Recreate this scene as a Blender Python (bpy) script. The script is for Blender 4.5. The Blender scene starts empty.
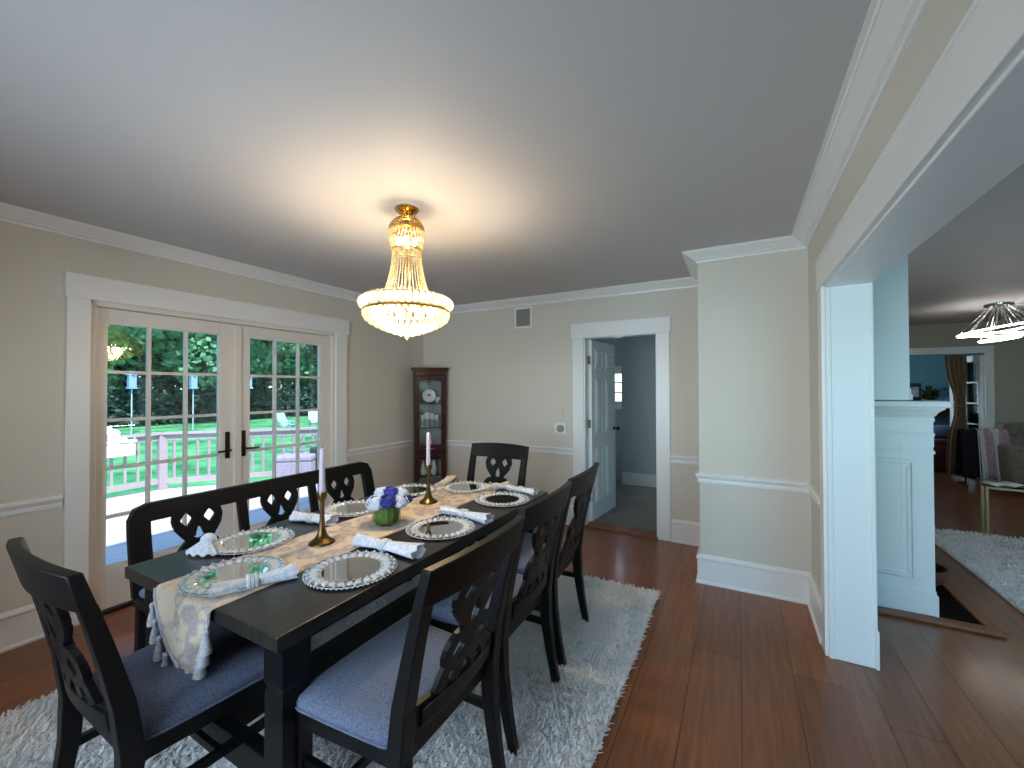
import bpy, math, random
import numpy as np
from mathutils import Vector, Matrix
random.seed(7); RNG = np.random.default_rng(11)
S = bpy.context.scene
COL = S.collection
PI = math.pi

# ------------------------------------------------------------------ materials
def nt(name):
    m = bpy.data.materials.new(name); m.use_nodes = True
    n = m.node_tree; n.nodes.clear()
    out = n.nodes.new('ShaderNodeOutputMaterial')
    return m, n, out
def srgb(r, g, b):
    f = lambda c: (c/255/12.92) if c/255 <= .04045 else ((c/255+.055)/1.055)**2.4
    return (f(r), f(g), f(b), 1)
def pbsdf(n, out, col=None, rough=.5, metal=0, spec=.5, coat=0, coat_rough=.1, sheen=0):
    p = n.nodes.new('ShaderNodeBsdfPrincipled')
    if col: p.inputs['Base Color'].default_value = col
    p.inputs['Roughness'].default_value = rough
    p.inputs['Metallic'].default_value = metal
    p.inputs['Specular IOR Level'].default_value = spec
    p.inputs['Coat Weight'].default_value = coat
    p.inputs['Coat Roughness'].default_value = coat_rough
    p.inputs['Sheen Weight'].default_value = sheen
    n.links.new(p.outputs[0], out.inputs[0])
    return p
def coords(n, scale=(1,1,1), rot=(0,0,0), kind='Object'):
    t = n.nodes.new('ShaderNodeTexCoord'); m = n.nodes.new('ShaderNodeMapping')
    m.inputs['Scale'].default_value = scale; m.inputs['Rotation'].default_value = rot
    n.links.new(t.outputs[kind], m.inputs[0]); return m.outputs[0]
def noise(n, vec, scale, detail=4, rough=.55):
    t = n.nodes.new('ShaderNodeTexNoise'); t.inputs['Scale'].default_value = scale
    t.inputs['Detail'].default_value = detail; t.inputs['Roughness'].default_value = rough
    if vec is not None: n.links.new(vec, t.inputs['Vector'])
    return t
def ramp(n, fac, stops):
    r = n.nodes.new('ShaderNodeValToRGB'); e = r.color_ramp.elements
    while len(e) < len(stops): e.new(.5)
    for k, (p, c) in enumerate(stops): e[k].position = p; e[k].color = c
    n.links.new(fac, r.inputs[0]); return r.outputs[0]
def bump(n, p, h, strength=.2, dist=.01):
    b = n.nodes.new('ShaderNodeBump'); b.inputs['Strength'].default_value = strength
    b.inputs['Distance'].default_value = dist
    n.links.new(h, b.inputs['Height']); n.links.new(b.outputs[0], p.inputs['Normal'])
def simple(name, col, rough=.5, metal=0, spec=.5, coat=0, var=None, scale=8, bmp=0, bscale=60, sheen=0):
    m, n, o = nt(name); p = pbsdf(n, o, col, rough, metal, spec, coat, sheen=sheen)
    v = coords(n)
    if var:
        t = noise(n, v, scale)
        n.links.new(ramp(n, t.outputs[0], [(.3, col), (.7, var)]), p.inputs['Base Color'])
    if bmp: bump(n, p, noise(n, v, bscale).outputs[0], bmp)
    return m
def planks(name, c1, c2, seam, pw, pl, rough, grain, coat=.0, spec=.5):
    m, n, o = nt(name); p = pbsdf(n, o, None, rough, coat=coat, coat_rough=.12, spec=spec)
    v = coords(n, rot=(0, 0, PI/2))
    b = n.nodes.new('ShaderNodeTexBrick'); n.links.new(v, b.inputs['Vector'])
    b.inputs['Scale'].default_value = 1; b.inputs['Brick Width'].default_value = pl
    b.inputs['Row Height'].default_value = pw; b.inputs['Mortar Size'].default_value = .0022
    b.inputs['Mortar Smooth'].default_value = .3; b.inputs['Bias'].default_value = 0
    b.offset = .37
    b.inputs['Color1'].default_value = c1; b.inputs['Color2'].default_value = c2; b.inputs['Mortar'].default_value = seam
    g = noise(n, coords(n, scale=(22, 1.1, 1)), 2.2, 6, .65)
    gr = ramp(n, g.outputs[0], [(.3, (1-grain,)*3+(1,)), (.68, (1+grain*.35,)*3+(1,))])
    mx = n.nodes.new('ShaderNodeMix'); mx.data_type = 'RGBA'; mx.blend_type = 'MULTIPLY'
    mx.inputs['Factor'].default_value = 1
    n.links.new(b.outputs['Color'], mx.inputs['A']); n.links.new(gr, mx.inputs['B'])
    n.links.new(mx.outputs['Result'], p.inputs['Base Color'])
    bump(n, p, g.outputs[0], .06, .003)
    return m
def glassy(name, tint=(1,1,1,1), ior=1.5):
    m, n, o = nt(name)
    tr = n.nodes.new('ShaderNodeBsdfTransparent'); tr.inputs[0].default_value = tint
    gl = n.nodes.new('ShaderNodeBsdfGlossy'); gl.inputs['Roughness'].default_value = 0
    fr = n.nodes.new('ShaderNodeFresnel'); fr.inputs[0].default_value = ior
    mx = n.nodes.new('ShaderNodeMixShader')
    n.links.new(fr.outputs[0], mx.inputs[0]); n.links.new(tr.outputs[0], mx.inputs[1]); n.links.new(gl.outputs[0], mx.inputs[2])
    n.links.new(mx.outputs[0], o.inputs[0]); return m
def crystal(name, col, trans, transl):
    m, n, o = nt(name)
    tr = n.nodes.new('ShaderNodeBsdfTransparent'); tr.inputs[0].default_value = col
    tl = n.nodes.new('ShaderNodeBsdfTranslucent'); tl.inputs[0].default_value = col
    gl = n.nodes.new('ShaderNodeBsdfGlossy'); gl.inputs['Roughness'].default_value = .08; gl.inputs[0].default_value = col
    a = n.nodes.new('ShaderNodeMixShader'); a.inputs[0].default_value = transl
    n.links.new(gl.outputs[0], a.inputs[1]); n.links.new(tl.outputs[0], a.inputs[2])
    b = n.nodes.new('ShaderNodeMixShader'); b.inputs[0].default_value = trans
    n.links.new(a.outputs[0], b.inputs[1]); n.links.new(tr.outputs[0], b.inputs[2])
    n.links.new(b.outputs[0], o.inputs[0]); return m
def emit(name, col, s):
    m, n, o = nt(name); e = n.nodes.new('ShaderNodeEmission')
    e.inputs[0].default_value = col; e.inputs[1].default_value = s
    n.links.new(e.outputs[0], o.inputs[0]); return m
def leafy(name, c1, c2):
    m, n, o = nt(name); p = pbsdf(n, o, c1, .5, spec=.3)
    t = noise(n, coords(n), .9, 3)
    c = ramp(n, t.outputs[0], [(.35, c1), (.65, c2)])
    n.links.new(c, p.inputs['Base Color'])
    tl = n.nodes.new('ShaderNodeBsdfTranslucent'); n.links.new(c, tl.inputs[0])
    mx = n.nodes.new('ShaderNodeMixShader'); mx.inputs[0].default_value = .42
    n.links.new(p.outputs[0], mx.inputs[1]); n.links.new(tl.outputs[0], mx.inputs[2]); n.links.new(mx.outputs[0], o.inputs[0])
    return m

M = {}
M['wall'] = simple('wall_paint', srgb(214, 208, 196), .6, spec=.3, bmp=.02, bscale=90)
M['hallwall'] = simple('hall_paint', srgb(176, 188, 186), .6, spec=.3)
M['livwall'] = simple('living_paint', srgb(176, 171, 156), .6, spec=.3)
M['bluewall'] = simple('bedroom_paint', srgb(112, 160, 178), .6, spec=.3)
M['ceil'] = simple('ceiling_paint', srgb(200, 199, 200), .6, spec=.25)
M['trim'] = simple('white_trim_paint', srgb(236, 236, 234), .32, spec=.5)
M['doorwhite'] = simple('door_paint', srgb(228, 222, 214), .35)
M['floor'] = planks('oak_floor', srgb(130, 71, 34), srgb(154, 88, 44), srgb(46, 24, 13), .235, 2.6, .32, .42, coat=.2)
M['floor2'] = planks('oak_floor_living', srgb(130, 82, 52), srgb(148, 96, 62), srgb(48, 28, 18), .19, 2.4, .32, .38, coat=.25)
M['oak'] = simple('oak_trim', srgb(140, 86, 50), .4, var=srgb(112, 66, 38), scale=20)
M['black'] = simple('black_stained_wood', srgb(9, 9, 10), .42, spec=.26, var=srgb(15, 14, 16), scale=14)
M['tabletop'] = simple('black_table_top', srgb(38, 36, 34), .34, spec=.5, coat=.15, var=srgb(50, 46, 42), scale=9)
# brushed grain for the table top
def tabletop_mat():
    m, n, o = nt('black_grained_top'); p = pbsdf(n, o, None, .36, spec=.5, coat=.12)
    g = noise(n, coords(n, scale=(26, 1.2, 1)), 2.5, 6, .6)
    n.links.new(ramp(n, g.outputs[0], [(.3, srgb(18, 17, 16)), (.7, srgb(48, 44, 38))]), p.inputs['Base Color'])
    bump(n, p, g.outputs[0], .15, .004); return m
M['tabletop'] = tabletop_mat()
def fabric_mat(name, a, b, sc=220, rough=.9):
    m, n, o = nt(name); p = pbsdf(n, o, None, rough, spec=.15, sheen=.15)
    t = noise(n, coords(n), sc, 2, .7); t2 = noise(n, coords(n), sc*.12, 3)
    n.links.new(ramp(n, t.outputs[0], [(.32, a), (.68, b)]), p.inputs['Base Color'])
    bump(n, p, t.outputs[0], .35, .002); return m
M['seat'] = fabric_mat('grey_seat_fabric', srgb(72, 79, 97), srgb(118, 127, 149))
M['pile'] = leafy('white_shag', srgb(249, 248, 246), srgb(254, 253, 252))
M['mirror'] = simple('mirror', (.86, .88, .86, 1), .02, 1)
M['silver'] = simple('silver', (.78, .78, .76, 1), .18, 1)
M['gem'] = simple('clear_gem', srgb(222, 226, 228), .14, spec=.9)
M['brass'] = simple('brass', srgb(206, 160, 70), .2, 1)
M['oldbrass'] = simple('antique_brass', srgb(116, 94, 60), .34, 1)
M['bronze'] = simple('dark_bronze', srgb(74, 60, 42), .35, 1)
M['gold'] = simple('gold_rod', srgb(142, 124, 84), .35, 1)
M['candle'] = simple('pale_lilac_wax', srgb(214, 200, 216), .5, spec=.3)
M['glass'] = glassy('window_glass')
M['vaseglass'] = glassy('vase_glass', (.95, .985, .955, 1), 1.06)
M['crystal'] = crystal('lit_crystal', (1, .93, .74, 1), .50, .62)
M['crystalring'] = crystal('lit_crystal_prism', (1, .96, .86, 1), .22, .74)
M['bulb'] = emit('lit_bulb', (1, .84, .58, 1), 45)
M['led'] = emit('led_ring', (1, .95, .88, 1), 8)
M['chrome'] = simple('chrome', (.7, .7, .7, 1), .12, 1)
M['cherry'] = simple('cherry_wood', srgb(74, 32, 22), .3, coat=.3, var=srgb(50, 20, 14), scale=16)
M['napkin'] = fabric_mat('napkin_cloth', srgb(196, 204, 220), srgb(236, 238, 242), 60)
M['napkincream'] = fabric_mat('cream_napkin_cloth', srgb(212, 196, 172), srgb(236, 224, 204), 60)
M['cabback'] = simple('painted_reflection_back', srgb(190, 200, 200), .25, .35)  # pale colour stands in for the bright reflection of a mirrored back
M['tile'] = simple('hall_tile', srgb(150, 146, 136), .35, var=srgb(112, 112, 106), scale=2.5)
M['vent'] = simple('vent_grille', srgb(150, 148, 142), .4)
M['plastic'] = simple('white_plastic', srgb(232, 232, 228), .4)
M['dial'] = simple('brushed_dial', srgb(170, 168, 164), .3, .6)
M['slate'] = simple('black_slate', srgb(9, 9, 10), .8, spec=.1, var=srgb(15, 15, 17), scale=6)
M['firebox'] = simple('soot_brick', srgb(26, 23, 22), .9)
M['curtain'] = fabric_mat('brown_curtain', srgb(120, 98, 76), srgb(146, 122, 96), 40)
M['leafgreen'] = simple('vase_leaf', srgb(70, 104, 40), .45, var=srgb(112, 134, 58), scale=30)
M['rosewhite'] = simple('white_rose', srgb(232, 236, 244), .7, var=srgb(206, 218, 236), scale=40)
M['roseblue'] = simple('navy_rose', srgb(34, 40, 126), .7, var=srgb(58, 66, 160), scale=40)
M['potplant'] = simple('house_plant_leaf', srgb(36, 60, 36), .45, var=srgb(60, 88, 46), scale=20)
M['frameblack'] = simple('black_frame', srgb(16, 17, 20), .4)
M['photo'] = simple('grey_photograph', srgb(150, 158, 168), .4, var=srgb(70, 76, 84), scale=24)
M['coatblack'] = fabric_mat('black_coat', srgb(16, 16, 20), srgb(34, 34, 40), 60)
M['coatpink'] = fabric_mat('pink_coat', srgb(150, 120, 128), srgb(196, 172, 178), 40)
M['coatwhite'] = fabric_mat('white_coat', srgb(188, 186, 186), srgb(222, 220, 220), 40)
M['red'] = fabric_mat('maroon_blanket', srgb(86, 38, 48), srgb(110, 52, 62), 40)
M['bluefab'] = fabric_mat('blue_pillow', srgb(98, 110, 160), srgb(130, 142, 188), 40)
M['sofa'] = fabric_mat('taupe_velvet', srgb(112, 104, 94), srgb(142, 134, 122), 30)
M['darkmetal'] = simple('dark_metal', srgb(40, 40, 44), .35, .8)
M['ceramic'] = simple('white_ceramic', srgb(236, 236, 236), .25)
M['wicker'] = simple('brown_wicker', srgb(84, 52, 34), .6, var=srgb(54, 32, 20), scale=60)
M['deck'] = planks('deck_boards', srgb(170, 166, 164), srgb(188, 184, 182), srgb(84, 82, 84), .14, 3.6, .6, .15)
M['rail'] = simple('railing_paint', srgb(156, 148, 152), .5)
M['lawn'] = simple('grass_painted_dapple', srgb(26, 92, 62), .9, spec=.1, var=srgb(92, 160, 106), scale=.9)  # dappled sun and tree shade painted into the grass colour
M['leafA'] = leafy('leaf_mid', srgb(84, 146, 108), srgb(148, 204, 158))
M['leafB'] = leafy('leaf_dark', srgb(66, 122, 94), srgb(112, 170, 130))
M['leafC'] = leafy('leaf_bright', srgb(108, 166, 104), srgb(160, 208, 148))
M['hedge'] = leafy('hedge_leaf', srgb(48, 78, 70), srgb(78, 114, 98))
M['bark'] = simple('bark', srgb(66, 54, 46), .9, var=srgb(40, 32, 28), scale=10)
M['feeder'] = simple('pale_blue_metal', srgb(120, 148, 186), .5)
M['lawnchair'] = simple('white_lawn_chair', srgb(150, 176, 186), .5)
M['cushion'] = fabric_mat('outdoor_grey_cushion', srgb(126, 124, 142), srgb(150, 148, 166), 40)
M['cushion2'] = fabric_mat('outdoor_lilac_cushion', srgb(176, 180, 206), srgb(198, 202, 226), 40)
M['darkgreen'] = simple('dark_green_paint', srgb(28, 50, 46), .5)
M['siding'] = simple('house_siding', srgb(196, 196, 192), .7)
M['blind'] = simple('added_roller_blind', srgb(196, 190, 178), .8)
def runner_mat():
    m, n, o = nt('gold_damask'); p = pbsdf(n, o, None, .62, spec=.35, sheen=.2)
    v = n.nodes.new('ShaderNodeTexVoronoi'); v.inputs['Scale'].default_value = 14; n.links.new(coords(n), v.inputs['Vector'])
    t = noise(n, coords(n), 9, 5, .7)
    mt = n.nodes.new('ShaderNodeMath'); mt.operation = 'MULTIPLY_ADD'
    n.links.new(v.outputs['Distance'], mt.inputs[0]); mt.inputs[1].default_value = .5; n.links.new(t.outputs[0], mt.inputs[2])
    c = ramp(n, mt.outputs[0], [(.42, srgb(190, 146, 104)), (.56, srgb(220, 194, 160)), (.68, srgb(168, 156, 158)), (.82, srgb(226, 206, 178))])
    n.links.new(c, p.inputs['Base Color']); bump(n, p, mt.outputs[0], .4, .003); return m
M['runner'] = runner_mat()
M['tassel'] = fabric_mat('silver_tassel', srgb(164, 160, 164), srgb(206, 202, 204), 120)

# ------------------------------------------------------------------ mesh helper
class MB:
    def __init__(s): s.v = []; s.f = []
    def add(s, vs, fs):
        b = len(s.v); s.v += [tuple(map(float, q)) for q in vs]; s.f += [tuple(i+b for i in f) for f in fs]; return s
    def box(s, x0, x1, y0, y1, z0, z1):
        return s.add([(x0,y0,z0),(x1,y0,z0),(x1,y1,z0),(x0,y1,z0),(x0,y0,z1),(x1,y0,z1),(x1,y1,z1),(x0,y1,z1)],
                     [(3,2,1,0),(4,5,6,7),(0,1,5,4),(1,2,6,5),(2,3,7,6),(3,0,4,7)])
    def hexa(s, a, b):   # two quads of four points each
        return s.add(list(a)+list(b), [(3,2,1,0),(4,5,6,7),(0,1,5,4),(1,2,6,5),(2,3,7,6),(3,0,4,7)])
    def bar(s, p, q, w, h, up=(0,0,1)):
        p, q = Vector(p), Vector(q); d = (q-p).normalized(); u = Vector(up)
        r = d.cross(u)
        if r.length < 1e-4: r = d.cross(Vector((1,0,0)))
        r.normalize(); u = r.cross(d)
        c = lambda o: [o-r*w/2-u*h/2, o+r*w/2-u*h/2, o+r*w/2+u*h/2, o-r*w/2+u*h/2]
        return s.hexa(c(p), c(q))
    def path(s, pts, w, h, up=(0,0,1)):   # mitred bar with rectangular section; w,h may be lists
        pts = [Vector(p) for p in pts]; n = len(pts)
        rings = []
        for i, p in enumerate(pts):
            d = (pts[min(i+1,n-1)]-pts[max(i-1,0)]).normalized(); u = Vector(up); r = d.cross(u).normalized(); u2 = r.cross(d)
            ww = w[i] if isinstance(w, (list,tuple)) else w; hh = h[i] if isinstance(h, (list,tuple)) else h
            rings.append([p-r*ww/2-u2*hh/2, p+r*ww/2-u2*hh/2, p+r*ww/2+u2*hh/2, p-r*ww/2+u2*hh/2])
        vs = [q for r in rings for q in r]; fs = [(3,2,1,0), tuple(4*(n-1)+k for k in range(4))]
        for i in range(n-1):
            for k in range(4): fs.append((4*i+k, 4*i+(k+1)%4, 4*i+4+(k+1)%4, 4*i+4+k))
        return s.add(vs, fs)
    def tube(s, pts, r, n=8, closed=False):
        pts = [Vector(p) for p in pts]; m = len(pts); vs = []; fs = []
        up = Vector((0,0,1)); prev = None
        for i, p in enumerate(pts):
            if closed: d = (pts[(i+1)%m]-pts[i-1]).normalized()
            else: d = (pts[min(i+1,m-1)]-pts[max(i-1,0)]).normalized()
            a = prev if prev is not None else (up if abs(d.z) < .9 else Vector((1,0,0)))
            a = (a-d*a.dot(d)).normalized(); prev = a; b = d.cross(a)
            rr = r[i] if isinstance(r, (list,tuple)) else r
            for k in range(n):
                t = 2*PI*k/n; vs.append(p+(a*math.cos(t)+b*math.sin(t))*rr)
        for i in range(m if closed else m-1):
            j = (i+1) % m
            for k in range(n): fs.append((i*n+k, i*n+(k+1)%n, j*n+(k+1)%n, j*n+k))
        if not closed: fs += [tuple(range(n-1,-1,-1)), tuple((m-1)*n+k for k in range(n))]
        return s.add(vs, fs)
    def lathe(s, prof, c=(0,0,0), n=24, caps=True):
        vs = []; fs = []; m = len(prof)
        for (r, z) in prof:
            for k in range(n): t = 2*PI*k/n; vs.append((c[0]+r*math.cos(t), c[1]+r*math.sin(t), c[2]+z))
        for i in range(m-1):
            for k in range(n): fs.append((i*n+k, i*n+(k+1)%n, i*n+n+(k+1)%n, i*n+n+k))
        if caps: fs += [tuple(range(n-1,-1,-1)), tuple((m-1)*n+k for k in range(n))]
        return s.add(vs, fs)
    def ball(s, c, r, n=8, m=5, sc=(1,1,1)):
        prof = [(r*math.sin(PI*i/m), -r*math.cos(PI*i/m)) for i in range(m+1)]
        b = len(s.v); vs = [(c[0], c[1], c[2]-r*sc[2])]
        for (q, z) in prof[1:-1]:
            for k in range(n): t = 2*PI*k/n; vs.append((c[0]+q*sc[0]*math.cos(t), c[1]+q*sc[1]*math.sin(t), c[2]+z*sc[2]))
        vs.append((c[0], c[1], c[2]+r*sc[2])); fs = []
        for k in range(n): fs.append((0, 1+(k+1)%n, 1+k))
        for i in range(m-2):
            for k in range(n): fs.append((1+i*n+k, 1+i*n+(k+1)%n, 1+(i+1)*n+(k+1)%n, 1+(i+1)*n+k))
        L = len(vs)-1
        for k in range(n): fs.append((L, 1+(m-2)*n+k, 1+(m-2)*n+(k+1)%n))
        return s.add(vs, fs)
    def octa(s, c, w, h):
        x, y, z = c
        return s.add([(x+w,y,z),(x,y+w,z),(x-w,y,z),(x,y-w,z),(x,y,z+h),(x,y,z-h)],
                     [(0,1,4),(1,2,4),(2,3,4),(3,0,4),(1,0,5),(2,1,5),(3,2,5),(0,3,5)])
    def prism(s, poly, f0, f1):   # poly of 2D points; f0,f1 map (u,v) to 3D for both faces
        n = len(poly)
        return s.add([f0(*p) for p in poly]+[f1(*p) for p in poly],
                     [tuple(range(n-1,-1,-1)), tuple(range(n,2*n))]+[(i,(i+1)%n,n+(i+1)%n,n+i) for i in range(n)])
    def stroke(s, pts, w, fm, t, closed=False):  # flat ribbon of width w drawn in (u,v), thickness t, mapped by fm(u,v,off)
        pts = [Vector((p[0], p[1])) for p in pts]; n = len(pts); vs = []; fs = []
        for i, p in enumerate(pts):
            if closed: d = pts[(i+1)%n]-pts[i-1]
            else: d = pts[min(i+1,n-1)]-pts[max(i-1,0)]
            d.normalize(); q = Vector((-d.y, d.x))*w/2
            for (pp, o) in ((p+q, t/2), (p-q, t/2), (p-q, -t/2), (p+q, -t/2)): vs.append(fm(pp.x, pp.y, o))
        for i in range(n if closed else n-1):
            j = (i+1) % n
            for k in range(4): fs.append((4*i+k, 4*i+(k+1)%4, 4*j+(k+1)%4, 4*j+k))
        if not closed: fs += [(3,2,1,0), tuple(4*(n-1)+k for k in range(4))]
        return s.add(vs, fs)
    def grid(s, fn, nu, nv):
        vs = [fn(i/(nu-1), j/(nv-1)) for j in range(nv) for i in range(nu)]
        fs = [(j*nu+i, j*nu+i+1, (j+1)*nu+i+1, (j+1)*nu+i) for j in range(nv-1) for i in range(nu-1)]
        return s.add(vs, fs)
    def sweep(s, prof, pts, closed=False, side=1):
        # horizontal moulding: prof of (offset into the room, z); pts XY path; side=+1 room lies to the left of travel
        P = [Vector(p) for p in pts]; n = len(P); m = len(prof); vs = []; fs = []
        for i, p in enumerate(P):
            a = (p-P[i-1]).normalized() if (closed or i > 0) else None
            b = (P[(i+1)%n]-p).normalized() if (closed or i < n-1) else None
            if a is None: a = b
            if b is None: b = a
            na = Vector((-a.y, a.x))*side; nb = Vector((-b.y, b.x))*side
            q = (na+nb); q = q/(1+na.dot(nb))
            for (o, z) in prof: vs.append((p.x+q.x*o, p.y+q.y*o, z))
        for i in range(n if closed else n-1):
            j = (i+1) % n
            for k in range(m): fs.append((i*m+k, i*m+(k+1)%m, j*m+(k+1)%m, j*m+k))
        if not closed: fs += [tuple(range(m-1,-1,-1)), tuple((n-1)*m+k for k in range(m))]
        return s.add(vs, fs)
    def build(s, name, mat, parent=None, smooth=False, bevel=0, angle=35, solid=0, sub=0):
        me = bpy.data.meshes.new(name); me.from_pydata(s.v, [], s.f); me.update()
        import bmesh
        bm = bmesh.new(); bm.from_mesh(me); bmesh.ops.recalc_face_normals(bm, faces=bm.faces[:]); bm.to_mesh(me); bm.free()
        me.materials.append(M[mat] if isinstance(mat, str) else mat)
        if smooth:
            me.shade_smooth(); me.set_sharp_from_angle(angle=math.radians(angle))
        o = bpy.data.objects.new(name, me); COL.objects.link(o)
        if parent: o.parent = parent
        if solid: md = o.modifiers.new('thickness', 'SOLIDIFY'); md.thickness = solid; md.offset = 0
        if bevel:
            md = o.modifiers.new('edge', 'BEVEL'); md.width = bevel; md.segments = 2; md.limit_method = 'ANGLE'
        if sub: md = o.modifiers.new('sub', 'SUBSURF'); md.levels = sub; md.render_levels = sub
        return o
def tag(o, label=None, cat=None, group=None, kind=None):
    if label: o['label'] = label
    if cat: o['category'] = cat
    if group: o['group'] = group
    if kind: o['kind'] = kind
    return o
def thing(name, label, cat, loc=(0,0,0), rz=0, group=None, kind=None):
    o = bpy.data.objects.new(name, None); COL.objects.link(o)
    o.location = loc; o.rotation_euler = (0, 0, rz); o.empty_display_size = .1
    return tag(o, label, cat, group, kind)
def struct(o, label=None, cat=None): return tag(o, label, cat, None, 'structure')
def copy_tree(o, parent=None):
    c = o.copy(); COL.objects.link(c)
    if parent: c.parent = parent
    for ch in [k for k in bpy.data.objects if k.parent == o]: copy_tree(ch, c)
    return c
def fast_mesh(name, V, F, mat, parent=None):   # V (n,3) array; F (m,k) array
    me = bpy.data.meshes.new(name); k = F.shape[1]
    me.vertices.add(len(V)); me.vertices.foreach_set('co', V.astype(np.float32).ravel())
    me.loops.add(F.size); me.loops.foreach_set('vertex_index', F.astype(np.int32).ravel())
    me.polygons.add(len(F)); me.polygons.foreach_set('loop_start', np.arange(0, F.size, k, dtype=np.int32))
    me.update(calc_edges=True); me.validate()
    me.materials.append(M[mat])
    o = bpy.data.objects.new(name, me); COL.objects.link(o)
    if parent: o.parent = parent
    return o

# ------------------------------------------------------------------ the room
XL, XR, YB, YBUMP, XB, ZC, YF = -3.69, .43, 4.30, 3.50, -.27, 2.526, -1.3
XLR = .627       # living-room face of the dividing wall
WT = .16
LX, LYF, LYB = 5.6, -1.3, 9.3     # living room right wall, front, back
# floors
struct(MB().box(XL-.14, XR+.03, YF-.1, YB+.02, -.12, 0).build('floor', 'floor'), 'oak plank floor of the dining room', 'floor')
struct(MB().box(XR+.03, LX+.1, LYF-.1, LYB+.1, -.12, -.002).build('floor_living', 'floor2'), 'oak plank floor of the living room', 'floor')
struct(MB().box(-3.5, 0, YB+.02, 7.0, -.12, -.004).build('floor_hall', 'tile'), 'grey tile floor of the hall', 'floor')
struct(MB().box(-1.48, -.70, YB-.02, YB+.16, -.004, .022).build('trim_1', 'oak', bevel=.006), 'oak threshold at the hall door', 'trim')
# ceilings
struct(MB().box(XL-WT, XLR, YF-.1, YB+.1, ZC, ZC+.45).build('ceiling', 'ceil'), 'white dining room ceiling', 'ceiling')
struct(MB().box(XLR, LX+.1, LYF-.1, LYB+4.2, ZC, ZC+.45).build('ceiling_living', 'ceil'), 'white living room ceiling', 'ceiling')
struct(MB().box(-3.5, XLR, YB+.1, 6.8, ZC-.1, ZC+.45).build('ceiling_hall', 'ceil'), 'hall ceiling', 'ceiling')
# left wall with french door hole  y 1.06..2.92, z 0..2.06
DL0, DL1, DLZ = 1.05, 2.92, 2.07
w = MB().box(XL-WT, XL, YF-.1, DL0, -.15, ZC).box(XL-WT, XL, DL1, YB+.1, -.15, ZC).box(XL-WT, XL, DL0, DL1, DLZ, ZC).box(XL-WT, XL, DL0, DL1, -.3, -.005)
struct(w.build('wall_left', 'wall'), 'beige left wall around the french doors', 'wall')
# back wall with door hole x -1.466..-.707
BD0, BD1, BDZ = -1.466, -.707, 2.04
w = MB().box(XL, BD0, YB, YB+.14, 0, ZC).box(BD1, XB, YB, YB+.14, 0, ZC).box(BD0, BD1, YB, YB+.14, BDZ, ZC)
struct(w.build('wall_back', 'wall'), 'beige back wall with the hall door', 'wall')
struct(MB().box(XB, XLR, YBUMP, YB+.14, 0, ZC).build('wall_bump', 'wall'), 'beige boxed-out wall right of the hall door', 'wall')
# right wall: jamb piece, header, front piece
struct(MB().box(XR, XLR, 2.87, YBUMP, 0, ZC).box(XR, XLR, YF-.1, -.5, 0, ZC).box(XR, XLR, -.5, 2.87, 2.06, ZC).build('wall_right', 'wall'), 'beige right wall with the wide living room opening', 'wall')
# opening lining and casing
t = MB().box(XR-.004, XLR+.004, 2.852, 2.872, 0, 2.05).box(XR-.004, XLR+.004, -.5, 2.872, 2.04, 2.062)
t.box(XR-.004, XR+.02, 2.846, 2.853, .0, 2.04).box(XLR-.016, XLR+.004, 2.846, 2.853, .2, 2.04)
t.box(XLR-.006, XLR+.01, 2.84, 2.872, 0, .2)
struct(t.build('trim_2', 'trim', bevel=.003), 'white lining of the living room opening', 'trim')
t = MB().box(XR-.022, XR, 2.862, 2.975, 0, 2.05).box(XR-.024, XR, -.6, 3.0, 2.05, 2.215)
t.box(XR-.03, XR, -.62, 3.01, 2.205, 2.22)
struct(t.build('trim_3', 'trim', bevel=.003), 'white casing and header board of the living room opening', 'trim')
# front wall (behind the photographer) with a window
def wall_front(x0, x1, wx0, wx1, wz0, wz1, y, name, mat, lab):
    b = MB().box(x0, wx0, y-.12, y, 0, ZC).box(wx1, x1, y-.12, y, 0, ZC).box(wx0, wx1, y-.12, y, 0, wz0).box(wx0, wx1, y-.12, y, wz1, ZC)
    struct(b.build(name, mat), lab, 'wall')
def sash_window(name, lab, u0, u1, z0, z1, fm, nx=3, nz=4):
    r = thing(name, lab, 'window', kind='structure')
    b = MB()
    def q(a0, a1, b0, b1, d0, d1):
        P = [fm(a, dd, zz) for zz in (b0, b1) for dd in (d0, d1) for a in (a0, a1)]
        xs = [p[0] for p in P]; ys = [p[1] for p in P]; b.box(min(xs), max(xs), min(ys), max(ys), b0, b1)
    q(u0-.09, u0, z0-.09, z1+.09, 0, .02); q(u1, u1+.09, z0-.09, z1+.09, 0, .02)
    q(u0-.09, u1+.09, z1, z1+.1, 0, .025); q(u0-.1, u1+.1, z0-.1, z0, 0, .04)
    for i in range(nx+1): a = u0+(u1-u0)*i/nx; h = .022 if i in (0, nx) else .01; q(a-h, a+h, z0, z1, -.06, -.03)
    for i in range(nz+1): a = z0+(z1-z0)*i/nz; h = .022 if i in (0, nz) else .01; q(u0, u1, a-h, a+h, -.06, -.03)
    b.build('frame', 'trim', r)
    b = MB(); q(u0, u1, z0, z1, -.05, -.045); b.build('pane', 'glass', r); return r
wall_front(XL-WT, XR, -2.45, -.35, .75, 2.1, YF, 'wall_front', 'wall', 'beige wall behind the camera with a window')
sash_window('window_1', 'white sash window in the dining room front wall', -2.45, -.35, .75, 2.1, lambda u, d, z: (u, YF+d, z))
wall_front(XR, LX, .9, 3.6, .55, 2.2, LYF, 'wall_living_front', 'livwall', 'living room front wall with a wide window')
sash_window('window_2', 'wide white window in the living room front wall', .9, 3.6, .55, 2.2, lambda u, d, z: (u, LYF+d, z), 4, 4)
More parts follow.
